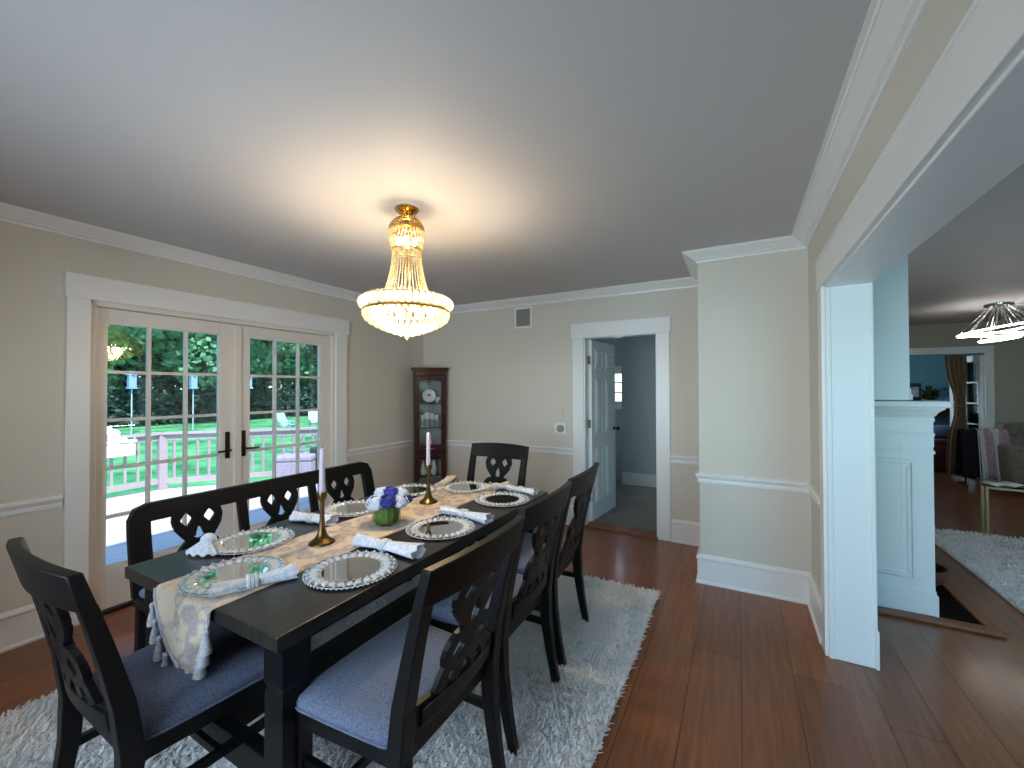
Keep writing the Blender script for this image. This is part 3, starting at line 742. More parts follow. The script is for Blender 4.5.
def napkin(p, q, label, mat='napkin', rr=.020, z=TZ, flare=1.6):
    p, q = Vector((p[0], p[1])), Vector((q[0], q[1])); m = (p+q)/2; d = q-p; L = d.length
    r = thing('napkin', label, 'napkin', (m.x, m.y, z), math.atan2(d.y, d.x), group='rolled napkins in beaded rings')
    b = MB(); n = 20; st = 15; vs = []; fs = []; ph = random.uniform(0, 6)
    for i in range(st):
        t = i/(st-1); x = (t-.5)*L; k = abs(t-.45)*2
        R = rr*(.72+.28*flare*k**1.2)
        for j in range(n):
            a = 2*PI*j/n; w = 1+.16*math.sin(3*a+ph+t*2)+.10*math.sin(7*a+t*5+ph)*k
            vs.append((x+.006*math.sin(5*a+ph)*(1 if i in (0, st-1) else 0), R*w*1.35*math.cos(a), max(.001, rr*.92+R*w*.85*math.sin(a))))
    for i in range(st-1):
        for j in range(n): fs.append((i*n+j, i*n+(j+1)%n, (i+1)*n+(j+1)%n, (i+1)*n+j))
    # folded-in ends
    for e, i in ((0, 0), (1, st-1)):
        base_i = len(vs); x = (-.5 if e == 0 else .5)*L+(.02 if e == 0 else -.02)
        for j in range(n):
            a = 2*PI*j/n; vs.append((x, rr*.55*math.cos(a)*(1+.2*math.sin(4*a)), rr*.95+rr*.4*math.sin(a)))
        for j in range(n): fs.append((i*n+j, i*n+(j+1)%n, base_i+(j+1)%n, base_i+j))
        fs.append(tuple(base_i+j for j in range(n)))
    b.add(vs, fs); b.build('cloth', mat, r, smooth=True, angle=70)
    b = MB(); R = rr*.80
    for j in range(18):
        a = 2*PI*j/18
        for xx in (-.010, .002, .014): b.ball((-.05*L+xx, R*1.35*math.cos(a), max(.005, rr*.92+R*.95*math.sin(a))), .0068, 6, 4)
    b.build('napkin_ring', 'gem', r)
    return r
napkin((-1.60, .765), (-1.50, 1.01), 'napkin roll at the right of the near end plate', rr=.024, z=TZ+.004)
napkin((-1.55, 1.355), (-1.20, 1.37), 'blue-white napkin roll beside the nearest chair side plate', rr=.027)
napkin((-1.505, 1.93), (-1.18, 1.905), 'blue-white napkin roll between the second and third chair side plates', rr=.025)
napkin((-1.44, 2.585), (-1.215, 2.56), 'white napkin roll lying at the far right corner of the table', rr=.022)
napkin((-2.15, 1.44), (-1.895, 1.485), 'blue-white napkin roll behind the near candlestick', rr=.026)
napkin((-1.885, 2.36), (-1.965, 2.62), 'cream napkin roll on the bench side at the far end', 'napkincream', rr=.026)
napkin((-1.585, 2.50), (-1.475, 2.64), 'cream napkin roll right of the far end plate', 'napkincream', rr=.024)
# fan napkin, standing gathered at a plate edge
r = thing('napkin', 'bunched white napkin fanned out at the near corner of the bench side', 'napkin', (-2.055, .945, TZ), math.radians(20), group='rolled napkins in beaded rings')
b = MB()
def fan(u, v):
    a = -1.0+2.0*u; R = .03+.075*v
    return (R*math.sin(a)*.9, -R*math.cos(a)*.55+.03, .004+.05*(1-v)*(1+.0*u)+.010*(1+math.sin(u*26))*v*.6)
b.grid(fan, 40, 8); b.build('fan', 'napkin', r, smooth=True, solid=.003, angle=70)
b = MB().ball((0, .035, .052), .034, 12, 8, (1, .9, .95)); b.build('gathered_top', 'napkin', r, smooth=True)
b = MB()
for j in range(14):
    a = 2*PI*j/14; b.ball((.036*math.cos(a), .025+.028*math.sin(a), .035), .006, 6, 4)
b.build('napkin_ring', 'gem', r)
# runner
RX0, RX1 = -1.885, -1.515
r = thing('table_runner', 'gold damask table runner with tasselled pointed ends', 'table runner', ((RX0+RX1)/2, cy, 0))
hw = (RX1-RX0)/2; ye = hy+.006
b = MB()
rows = []
hang = .255
nv = 46
def hang_row(sgn, s):     # s metres below the edge
    zz = TZ+.0015-.008-s; k = min(1, max(0, (s-.02)/(hang-.02)))
    l = -hw+ .02*math.sin(s*22) + k*.20; rr_ = hw-.012*k*2 - (k**2)*.03
    tip = hw*.18
    l = -hw*(1-k)+tip*k; rr_ = hw*(1-k*.75)+tip*k*.75
    return [(l+(rr_-l)*i/12, sgn*(ye+.008+.02*math.sin(PI*k)*(.5+.5*math.sin(i*.9))+.006*math.sin(i*1.3+s*12)), zz-.012*math.sin(i*PI/12)*k) for i in range(13)]
for j in range(9, -1, -1): rows.append(hang_row(-1, hang*j/9))
for j in range(nv): y = -ye+2*ye*j/(nv-1); rows.append([(-hw+2*hw*i/12+.004*math.sin(y*4), y, TZ+.0015+(.0004*math.sin(i*2+y*9))) for i in range(13)])
for j in range(0, 10): rows.append(hang_row(1, hang*j/9))
vs = [p for q in rows for p in q]; fs = [(j*13+i, j*13+i+1, j*13+14+i, j*13+13+i) for j in range(len(rows)-1) for i in range(12)]
b.add(vs, fs); cl = b.build('cloth', 'runner', r, smooth=True, angle=80, solid=.0022)
b = MB()     # corded border on the hanging end
edgeL = [hang_row(-1, hang*j/9)[0] for j in range(10)]; edgeR = [hang_row(-1, hang*j/9)[-1] for j in range(10)]
for e in (edgeL, edgeR): b.tube([(p[0], p[1]-.003, p[2]) for p in e], .006, 6)
b.build('corded_border', 'tassel', r, smooth=True)
def tassel(p, ln=.085):
    b = MB()
    b.tube([(p[0], p[1], p[2]), (p[0]+.002, p[1]-.008, p[2]-.02)], .003, 6)
    q = (p[0]+.002, p[1]-.010, p[2]-.028)
    b.ball(q, .011, 8, 6)
    b.lathe([(.0105, -.006), (.007, -.014), (.012, -.03), (.016, -.05), (.0175, -ln), (.001, -ln+.004)], q, 12)
    return b.build('tassel', 'tassel', r, smooth=True, angle=50)
for j in (1, 2.6, 4.2, 5.8, 7.4):
    for e in (edgeL, edgeR):
        i = int(j); f = j-i; p = [e[i][k]*(1-f)+e[i+1][k]*f for k in range(3)]; tassel(p, .07)
for i in (2, 6, 10): tassel(hang_row(-1, hang)[i], .06)
# candlesticks and candles
def candlestick(x, y, lab1, lab2):
    r = thing('candlestick', lab1, 'candlestick', (x, y, TZ+RUNZ), group='brass candlesticks')
    MB().lathe([(.058, 0), (.058, .004), (.050, .012), (.034, .022), (.022, .040), (.014, .075), (.0105, .12), (.0095, .175)], n=24).build('base', 'oldbrass', r, smooth=True, angle=50)
    MB().lathe([(.0095, .172), (.012, .178), (.0085, .186), (.0105, .195), (.016, .202), (.021, .214), (.023, .232), (.021, .238), (.016, .236), (.0145, .225), (.001, .224)], n=24).build('candle_cup', 'oldbrass', r, smooth=True, angle=50)
    c = thing('candle', lab2, 'candle', (x, y, TZ+RUNZ+.226), group='tall pale candles')
    MB().lathe([(.0135, 0), (.0125, .12), (.0115, .205), (.009, .213), (.002, .216)], n=20).build('wax', 'candle', c, smooth=True)
    MB().tube([(0, 0, .212), (.001, 0, .220), (.003, 0, .226)], .0012, 5).build('wick', 'frameblack', c)
candlestick(-1.715, 1.285, 'antique brass candlestick nearer the camera', 'pale lilac taper candle in the nearer candlestick')
candlestick(-1.733, 2.065, 'antique brass candlestick behind the flowers', 'pale taper candle in front of the curio cabinet')
# flower vase
VX, VY = -1.665, 1.645
v = thing('flower_vase', 'round clear glass vase lined with green leaves on the runner', 'vase', (VX, VY, TZ+RUNZ))
MB().lathe([(.002, 0), (.066, 0), (.070, .004), (.070, .105), (.067, .105), (.066, .010), (.002, .008)], n=32, caps=False).build('glass', 'vaseglass', v, smooth=True)
b = MB()
for i in range(14):
    a = 2*PI*i/14; a2 = a+.62
    P = lambda t, zz, rr_: (rr_*math.cos(t), rr_*math.sin(t), zz)
    b.grid(lambda u, w_: P(a+(a2-a)*u, .010+.088*w_, .0655-.007*u-.002*math.sin(w_*3)), 5, 4)
b.build('leaf_lining', 'leafgreen', v, smooth=True, solid=.0015)
MB().lathe([(.057, .011), (.057, .07), (.001, .071)], n=24).build('floral_foam', 'leafgreen', v)
def rose(x, y, z, R, mat, lab, tilt):
    o = thing('rose', lab, 'flower', (VX+x, VY+y, TZ+RUNZ+z), 0, group='roses in the vase')
    o.rotation_euler = (tilt[0], tilt[1], 0)
    b = MB(); b.ball((0, 0, .05*R), R*.66, 12, 8)
    for ring_, (n, r0, zt_, w_) in enumerate(((3, .52, .74, 2.4), (4, .76, .60, 2.0), (5, 1.0, .38, 1.6))):
        for k in range(n):
            a = 2*PI*k/n+ring_*.6
            def pt(u, t, a=a, r0=r0, zt_=zt_, w_=w_):
                an = a+(u-.5)*w_*(1.1); rad = R*(.18+.86*r0*math.sin(.35+t*1.75)+.15*t**5)*(1+.05*math.sin(u*9+a)*t)
                zz = R*(-.62+(zt_+.62)*t)-R*.07*(2*u-1)**2*t
                return (rad*math.cos(an), rad*math.sin(an), zz)
            b.grid(pt, 6, 6)
    b.build('petals', mat, o, smooth=True, solid=.0015, angle=70)
    b = MB().tube([(0, 0, -R*.5), (-x*.25, -y*.25, -R*.5-.03)], .003, 5); b.build('stem', 'leafgreen', o)
    return o
# (offset towards camera = -y +x)
for (x, y, z, R, m, lab) in [
    (-.060, -.035, .118, .042, 'roseblue', 'navy rose at the left edge of the bunch'),
    (-.012, -.062, .115, .050, 'rosewhite', 'large white rose at the lower front of the bunch'),
    (.052, -.042, .128, .043, 'roseblue', 'navy rose at the front centre of the bunch'),
    (.078, .012, .120, .043, 'rosewhite', 'white rose at the right edge of the bunch'),
    (.070, .062, .122, .036, 'roseblue', 'small navy rose peeping out at the far right of the bunch'),
    (-.045, .015, .150, .043, 'rosewhite', 'white rose at the upper left of the bunch'),
    (.018, .018, .158, .042, 'roseblue', 'navy rose on top of the bunch'),
    (.045, .055, .148, .040, 'rosewhite', 'white rose at the upper right back of the bunch'),
    (-.075, .035, .112, .036, 'rosewhite', 'white rose low on the bench side of the bunch')]:
    rose(x, y, z, R, m, lab, (-y*5, x*5))

# ------------------------------------------------------------------ chandelier
CX, CY = -1.68, 1.812
ch = thing('chandelier', 'lit crystal basket chandelier with brass canopy over the table', 'chandelier', (CX, CY, 0))
MB().lathe([(.001, 2.49), (.02, 2.492), (.055, 2.504), (.066, 2.514), (.066, ZC)], n=32).build('canopy', 'brass', ch, smooth=True, angle=40)
b = MB().tube([(0, 0, 2.495), (0, 0, 2.40)], .006, 8)
for i in range(3): b.tube([(.012*math.cos(2*PI*k/10), 0 if i % 2 else .008*math.sin(2*PI*k/10), 2.478-.022*i+.013*math.sin(2*PI*k/10)) for k in range(10)], .003, 5, closed=True)
b.build('chain', 'brass', ch, smooth=True)
b = MB()     # brass frame: rings and ribs
def ringtube(r_, z, t=.006): b.tube([(r_*math.cos(2*PI*k/40), r_*math.sin(2*PI*k/40), z) for k in range(40)], t, 6, closed=True)
ringtube(.094, 2.40, .007); ringtube(.080, 2.285, .006); ringtube(.132, 2.012, .007); ringtube(.245, 1.997, .006); ringtube(.236, 1.930, .008)
for k in range(6):
    a = 2*PI*k/6; b.tube([(.0, 0, 2.415), (.05*math.cos(a), .05*math.sin(a), 2.425), (.094*math.cos(a), .094*math.sin(a), 2.40)], .004, 5)
    b.tube([(.132*math.cos(a), .132*math.sin(a), 2.010), (.245*math.cos(a), .245*math.sin(a), 1.997)], .004, 5)
b.tube([(0, 0, 2.41), (0, 0, 1.86)], .006, 6)
b.build('frame', 'brass', ch, smooth=True)
b = MB()     # gilded open collar above the crown
cp = [(.030, 2.470), (.058, 2.462), (.078, 2.448), (.090, 2.428), (.094, 2.402)]
for k in range(30):
    a = 2*PI*k/30; b.tube([(r_*math.cos(a), r_*math.sin(a), z) for r_, z in cp], .0032, 4)
ringtube(.058, 2.462, .004); ringtube(.086, 2.436, .004)
b.build('collar', 'brass', ch, smooth=True)
b = MB()     # crown tier
for k in range(30):
    a = 2*PI*k/30
    for i in range(5): t = i/4; r_ = .045+(.098-.045)*math.sin(t*PI/2); b.octa((r_*math.cos(a), r_*math.sin(a), 2.468-.062*t), .0075, .009)
    b.octa((.099*math.cos(a), .099*math.sin(a), 2.375), .0095, .024)
    b.octa((.094*math.cos(a+.1), .094*math.sin(a+.1), 2.335), .009, .024)
    b.octa((.088*math.cos(a), .088*math.sin(a), 2.297), .008, .018)
b.build('crown_crystals', 'crystal', ch)
b = MB()     # bead strands of the neck
for k in range(36):
    a = 2*PI*k/36
    for i in range(19):
        t = i/18; r_ = .080+.053*(t**1.8); b.octa((r_*math.cos(a), r_*math.sin(a), 2.278-.266*t), .0060, .0074)
b.build('bead_strands', 'crystal', ch)
b = MB()     # wide ring of prisms
prof = [(.205, 2.012), (.236, 2.008), (.258, 1.990), (.264, 1.970), (.256, 1.948), (.240, 1.932)]
for k in range(44):
    a0, a1 = 2*PI*(k+.06)/44, 2*PI*(k+.94)/44
    for s_ in (0,):
        vs = []; 
        for (r_, z) in prof:
            for (aa, rr_) in ((a0, r_), ((a0+a1)/2, r_+.006), (a1, r_), ((a0+a1)/2, r_-.008)): vs.append((rr_*math.cos(aa), rr_*math.sin(aa), z))
        n = len(prof); fs = [(3,2,1,0), tuple(4*(n-1)+q for q in range(4))]
        for i in range(n-1):
            for q in range(4): fs.append((4*i+q, 4*i+(q+1)%4, 4*i+4+(q+1)%4, 4*i+4+q))
        b.add(vs, fs)
b.build('prism_ring', 'crystalring', ch)
b = MB()     # basket of crystal balls
tiers = [(.236, 1.918, 44), (.234, 1.900, 44), (.224, 1.882, 42), (.200, 1.864, 38), (.170, 1.848, 32), (.138, 1.834, 27), (.104, 1.822, 21), (.070, 1.811, 14), (.038, 1.802, 8)]
for ti, (r_, z, n) in enumerate(tiers):
    for k in range(n):
        a = 2*PI*(k+.5*(ti % 2))/n; b.ball((r_*math.cos(a), r_*math.sin(a), z), .0125, 6, 4, (.92, .92, 1.05))
b.build('crystal_basket', 'crystal', ch)
MB().ball((0, 0, 1.796), .018, 8, 6).octa((0, 0, 1.774), .008, .012).build('finial', 'crystal', ch)
for k in range(8):
    a = 2*PI*(k+.25)/8; R_ = .15
    q = MB().ball((R_*math.cos(a), R_*math.sin(a), 1.93), .015, 8, 6, (1, 1, 1.6)).build('bulb', 'bulb', ch, smooth=True)
for k in range(4):
    a = 2*PI*(k+.4)/4; R_ = .045
    MB().ball((R_*math.cos(a), R_*math.sin(a), 2.335), .013, 8, 6, (1, 1, 1.7)).build('bulb', 'bulb', ch, smooth=True)

# ------------------------------------------------------------------ curio cabinet in the corner
cc = thing('curio_cabinet', 'tall dark cherry corner curio cabinet with glass front', 'cabinet', (XL+.012, YB-.012, 0), math.radians(45))
cc.scale = (.93, 1.0, 1.0); cc.location.x += .075; cc.location.y -= .0
# local frame: -y points out into the room along the diagonal
def pent(s, f0=.225, side=.225, fr=.315): return [(0, 0+.0), (-side*s, -side*s+(1-s)*.0), (-f0*s, -fr*s), (f0*s, -fr*s), (side*s, -side*s)]
def slab(b, z0, z1, s=1.0, dx=0):
    p = [(0, -.012), (-.22-dx, -.232), (-.205-dx, -.318-dx), (.205+dx, -.318-dx), (.22+dx, -.232)]
    b.prism(p, lambda u, v: (u, v, z0), lambda u, v: (u, v, z1)); return b
b = slab(MB(), 0, .10); slab(b, .655, .735)
slab(b, 1.655, 1.70)
for s in (-1, 1):
    b.box(s*.205-.022*(1 if s > 0 else 0)-(.0 if s > 0 else 0), s*.205+.022*(1 if s < 0 else 0), -.318, -.296, .10, 1.66)
for s in (-1, 1):
    b.hexa([(0, -.008, .1), (s*.222, -.230, .1), (s*.212, -.234, .1), (0, -.020, .1)], [(0, -.008, 1.66), (s*.222, -.230, 1.66), (s*.212, -.234, 1.66), (0, -.020, 1.66)])
    b.hexa([(s*.222, -.230, .1), (s*.206, -.316, .1), (s*.196, -.312, .1), (s*.210, -.234, .1)], [(s*.222, -.230, 1.66), (s*.206, -.316, 1.66), (s*.196, -.312, 1.66), (s*.210, -.234, 1.66)])
b.build('body', 'cherry', cc, bevel=.003)
b = slab(MB(), 1.70, 1.715, dx=.008); slab(b, 1.715, 1.738, dx=.022); slab(b, 1.738, 1.752, dx=.034)
b.build('cornice', 'cherry', cc, bevel=.003)
b = MB()
for s in (-1, 1): b.hexa([(0, -.022, .1), (s*.208, -.222, .1), (s*.198, -.232, .1), (0, -.036, .1)], [(0, -.022, 1.66), (s*.208, -.222, 1.66), (s*.198, -.232, 1.66), (0, -.036, 1.66)])
b.build('back_panel', 'cabback', cc)
def cab_door(z0, z1, arch):
    b = MB().box(-.183, -.142, -.322, -.304, z0, z1).box(.142, .183, -.322, -.304, z0, z1).box(-.142, .142, -.322, -.304, z0, z0+.045).box(-.142, .142, -.322, -.304, z1-.045, z1)
    if arch:
        for i in range(8):
            u0, u1 = -.142+.284*i/8, -.142+.284*(i+1)/8; h = lambda u: .006+.022*(u/.142)**2
            b.prism([(u0, z1-.045), (u1, z1-.045), (u1, z1-.045-h(u1)), (u0, z1-.045-h(u0))], lambda u, v: (u, -.322, v), lambda u, v: (u, -.304, v))
    dd = b.build('glass_door', 'cherry', cc, bevel=.003)
    MB().box(-.143, .143, -.314, -.311, z0+.04, z1-.04).build('glass_pane', 'glass', dd)
    MB().ball((.163, -.33, (z0+z1)/2), .010, 8, 6).build('knob', 'oldbrass', dd, smooth=True)
cab_door(.745, 1.65, True); cab_door(.11, .65, False)
for z in (.40, 1.0, 1.30):
    b = slab(MB(), z, z+.008); o = b.build('shelf', 'vaseglass', cc)
def to_w(u, v): a = math.radians(45); return (XL+.087+u*math.cos(a)-v*math.sin(a), YB-.012+u*math.sin(a)+v*math.cos(a))
def goblet(u, v, z, h, lab, mat='gem'):
    x, y = to_w(u, v); o = thing('goblet', lab, 'glassware', (x, y, z), group='glassware in the curio cabinet')
    MB().lathe([(.030*h/.16, 0), (.028*h/.16, .004), (.005, .010), (.004, h*.45)], n=14).build('stem', mat, o, smooth=True)
    MB().lathe([(.004, h*.45), (.026*h/.16, h*.56), (.034*h/.16, h*.75), (.032*h/.16, h), (.029*h/.16, h), (.030*h/.16, h*.76), (.003, h*.5)], n=14, caps=False).build('bowl', mat, o, smooth=True)
for i, (u, h, lab) in enumerate([(-.09, .15, 'crystal goblet left in the curio cabinet middle row'), (-.03, .18, 'tall crystal goblet second in the curio cabinet middle row'), (.03, .17, 'crystal goblet third in the curio cabinet middle row'), (.09, .15, 'crystal goblet right in the curio cabinet middle row')]):
    goblet(u, -.24, 1.008, h, lab)
def decanter(u, v, z, h, lab):
    x, y = to_w(u, v); o = thing('decanter', lab, 'glassware', (x, y, z), group='glassware in the curio cabinet')
    MB().lathe([(.035, 0), (.042, .02), (.040, h*.4), (.016, h*.62), (.013, h*.78), (.018, h*.8)], n=14).build('bottle', 'gem', o, smooth=True)
    MB().ball((0, 0, h*.9), .018, 8, 6).build('stopper', 'gem', o)
decanter(-.08, -.23, .408, .20, 'crystal decanter low left in the curio cabinet')
decanter(.05, -.25, .408, .24, 'taller crystal decanter low right in the curio cabinet')
x, y = to_w(-.01, -.24); o = thing('display_plate', 'white plate with a pink flower on the curio cabinet top shelf', 'plate', (x, y, 1.308), math.radians(45))
q = MB().lathe([(.02, 0), (.05, .004), (.082, .014), (.083, .017), (.05, .008), (.001, .006)], n=28, caps=False).build('plate_body', 'ceramic', o, smooth=True); q.location = (0, .0, .09); q.rotation_euler = (math.radians(80), 0, 0)
M['pink'] = simple('pink_glaze', srgb(176, 40, 74), .3)
q = MB().ball((0, -.012, .1), .018, 8, 5, (1, .3, .8)).build('painted_flower', 'pink', o, smooth=True)
MB().box(-.03, .03, -.01, .03, 0, .012).build('stand', 'cherry', o)
x, y = to_w(.095, -.25); o = thing('crystal_bowl', 'small crystal bowl on the curio cabinet top shelf', 'glassware', (x, y, 1.308), group='glassware in the curio cabinet')
MB().lathe([(.02, 0), (.022, .01), (.04, .045), (.046, .075), (.043, .075), (.036, .045), (.001, .015)], n=16, caps=False).build('bowl', 'gem', o)
x, y = to_w(0, -.23); o = thing('figurine', 'white porcelain figurine above the ledge of the curio cabinet', 'figurine', (x, y, .735))
MB().lathe([(.075, 0), (.078, .01), (.05, .03), (.03, .05), (.001, .052)], n=18).build('base', 'ceramic', o, smooth=True)
MB().ball((0, 0, .075), .028, 10, 7, (1, 1, 1.2)).build('figure', 'ceramic', o, smooth=True)

# ------------------------------------------------------------------ fireplace
fp = thing('fireplace', 'white panelled chimney breast and mantelpiece beside the opening', 'fireplace', (XLR, 3.635, 0))
FL = 1.9                    # runs away along +y
px, ux = 1.094-XLR, .985-XLR
MB().box(0, ux, 0.0, FL, 1.40, ZC).box(ux-.004, ux+.012, -.008, FL, 1.402, 1.44).box(ux-.004, ux+.006, -.005, FL, 1.44, 1.475).build('chimney_breast', 'trim', fp, bevel=.003)
b = MB().box(.005, px-.02, .004, .12, 0, 1.2)                       # returned side of the surround
b.box(0, px-.0, -.012, .42, 0, .03).box(0, px+.012, -.012, .44, 0, .155).box(0, px+.004, -.006, .43, .155, .18)
b.box(px-.16, px, .0, .42, .16, 1.17)                            # near pilaster facing the living room
b.box(.005, px-.16, .05, FL, .0, 1.2) if False else None
b.box(px-.16, px, FL-.42, FL, .0, 1.17).box(px-.16, px, .42, FL-.42, .86, 1.17)
b.build('surround', 'trim', fp, bevel=.004)
b = MB()
# side panel mouldings
def pframe(x0, x1, z0, z1, y=-.008):
    for (i, dd, w_) in ((0, .020, .022), (.03, .012, .014)):
        b.box(x0+i, x0+i+w_, y-dd+.008, .002, z0+i, z1-i); b.box(x1-i-w_, x1-i, y-dd+.008, .002, z0+i, z1-i)
        b.box(x0+i+w_, x1-i-w_, y-dd+.008, .002, z0+i, z0+i+w_); b.box(x0+i+w_, x1-i-w_, y-dd+.008, .002, z1-i-w_, z1-i)
pframe(.03, .378, .225, 1.015)
b.build('side_panel', 'trim', fp)
b = MB().box(0, px+.006, -.008, FL+.008, 1.055, 1.075).box(0, px+.006, -.008, FL+.01, 1.17, 1.19).box(0, px+.002, -.004, FL, 1.10, 1.18)
b.box(0, px, -.004, FL, 1.19, 1.29).box(0, px+.006, -.008, FL+.01, 1.262, 1.286)
st = [(.0, 1.285), (.004, 1.295), (.014, 1.305), (.02, 1.318), (.034, 1.332), (.05, 1.342), (.052, 1.352)]
for (a0, z0), (a1, z1) in zip(st, st[1:]): b.hexa([(0, -a0*.5-.004, z0), (px+a0, -a0*.5-.004, z0), (px+a0, FL+a0*.5, z0), (0, FL+a0*.5, z0)], [(0, -a1*.5-.004, z1), (px+a1, -a1*.5-.004, z1), (px+a1, FL+a1*.5, z1), (0, FL+a1*.5, z1)])
b.build('frieze', 'trim', fp, bevel=.002)
MB().box(0, 1.173-XLR, -.03, FL+.03, 1.352, 1.395).build('mantel_shelf', 'trim', fp, bevel=.008)
b = MB().box(.02, px-.17, .42, FL-.42, 0, .86); b.build('firebox', 'firebox', fp)
h = thing('hearth', 'black slate hearth slab edged with an oak border', 'hearth', (XLR, 3.6, 0))
MB().box(0.0, .685, .03, FL, -.001, .010).build('slab', 'slate', h)
b = MB().box(0, .752, -.045, .035, -.001, .024).box(.685, .752, .03, FL+.05, -.001, .024)
b.build('border', 'oak', h, bevel=.006)
o = thing('basket', 'round brown basket standing on the slate hearth', 'basket', (1.20, 4.28, .01))
MB().lathe([(.10, 0), (.13, .03), (.15, .09), (.152, .115), (.142, .115), (.135, .06), (.09, .02), (.001, .015)], n=28, caps=False).build('bowl', 'wicker', o, smooth=True, angle=60)
b = MB().tube([(.148*math.cos(2*PI*k/32), .148*math.sin(2*PI*k/32), .118) for k in range(32)], .010, 6, closed=True); b.build('rim', 'wicker', o, smooth=True)
o = thing('picture_frame', 'small black photo frame standing on the mantel shelf', 'picture frame', (1.035, 3.76, 1.395), math.radians(20))
MB().box(-.045, .045, -.008, .008, 0, .118).build('frame', 'frameblack', o, bevel=.003)
MB().box(-.026, .026, -.0095, -.008, .026, .092).build('photo', 'photo', o)

# ------------------------------------------------------------------ living room things
lc = thing('led_chandelier', 'white LED ring pendant lamp on thin wires in the living room', 'pendant lamp', (2.84, 7.40, 0))
MB().lathe([(.001, 2.49), (.125, 2.49), (.13, 2.50), (.13, ZC)], n=32).build('canopy', 'chrome', lc, smooth=True, angle=40)
def led_ring(R_, z, tilt, ax, sq, off=(0, 0)):
    b = MB(); pts = []
    n = 44
    for k in range(n):
        a = 2*PI*k/n
        if sq:
            e = .35; u = math.copysign(abs(math.cos(a))**e, math.cos(a)); v_ = math.copysign(abs(math.sin(a))**e, math.sin(a))
        else: u, v_ = math.cos(a), math.sin(a)
        p = Vector((R_*u, R_*v_, 0)); p.rotate(Matrix.Rotation(tilt, 3, Vector((.36, .93, 0)))); pts.append((p.x+off[0], p.y+off[1], z+p.z))
    b.tube(pts, .011, 6, closed=True); b.build('light_ring', 'led', lc, smooth=True); return pts
R1 = led_ring(.36, 2.20, -.16, 'Y', False); R2 = led_ring(.26, 2.14, .05, 'Y', False, (0, 0)); R3 = led_ring(.17, 2.08, -.12, 'X', False)
b = MB()
for P, st_ in ((R1, 5), (R2, 11), (R3, 11)):
    for k in range(0, 44, st_): b.tube([(P[k][0]*.2, P[k][1]*.2, 2.495), P[k]], .003, 4)
b.build('wires', 'silver', lc)
# gold side table
o = thing('side_table', 'slim gold side table with glass top on the white rug', 'table', (2.62, 5.90, .0), math.radians(-14))
for (x, y) in ((-.45, -.15), (.45, -.15), (-.45, .15), (.45, .15)): MB().box(x-.011, x+.011, y-.011, y+.011, .03 if y < 0 else 0, .50).build('leg', 'gold', o, bevel=.002)
b = MB()
for y in (-.15, .15): b.box(-.46, .46, y-.011, y+.011, .485, .507)
for x in (-.45, .45): b.box(x-.011, x+.011, -.15, .15, .485, .507)
b.build('frame', 'gold', o); MB().box(-.455, .455, -.155, .155, .508, .518).build('glass_top', 'vaseglass', o, bevel=.002)
o = thing('bottle', 'white bottle lying on the glass side table', 'bottle', (2.80, 5.98, .518+.045), math.radians(-10))
q = MB().lathe([(.03, 0), (.045, .01), (.045, .2), (.03, .24), (.014, .26), (.014, .29)], n=18).build('body', 'ceramic', o, smooth=True); q.rotation_euler = (0, PI/2, 0)
q = MB().lathe([(.017, .285), (.017, .315), (.001, .316)], n=14).build('cap', 'frameblack', o); q.rotation_euler = (0, PI/2, 0)
o = thing('open_book', 'open pale magazine on the corner of the glass side table', 'magazine', (2.30, 5.93, .519), math.radians(15))
b = MB().grid(lambda u, v: ((u-.5)*.28, (v-.5)*.2, .004+.018*abs(math.sin(u*2*PI))), 17, 3); b.build('pages', 'plastic', o, smooth=True, solid=.004)
MB().box(-.145, .145, -.105, .105, 0, .003).build('cover', 'frameblack', o)
# sofa
so = thing('sofa', 'tufted taupe sofa against the far living room wall', 'sofa', (4.44, 8.82, 0))
MB().box(-.95, .95, -.45, .40, .12, .42).build('base', 'sofa', so, bevel=.03)
b = MB(); 
def tuft(u, v):
    x = -.95+1.9*u; z = .40+.55*v; top = .02*math.sin(u*PI)
    d_ = .035*(abs(math.sin((u*9+v*2.5)*PI))*abs(math.sin((u*9-v*2.5)*PI)))**.5
    return (x, .18-.06*(1-v)-d_, z+top)
b.grid(tuft, 72, 26); b.box(-.95, .95, .2, .40, .12, .93); b.build('backrest', 'sofa', so, smooth=True, angle=50)
for s in (-1, 1): MB().box(s*1.02-.09, s*1.02+.09, -.45, .40, .10, .66).build('arm', 'sofa', so, bevel=.04)
for s in (-.47, .47): MB().box(s-.46, s+.46, -.43, .14, .42, .53).build('seat_cushion', 'sofa', so, bevel=.03)
for sx in (-.9, .9):
    for sy in (-.38, .34): MB().box(sx-.025, sx+.025, sy-.025, sy+.025, 0, .12).build('leg', 'frameblack', so)
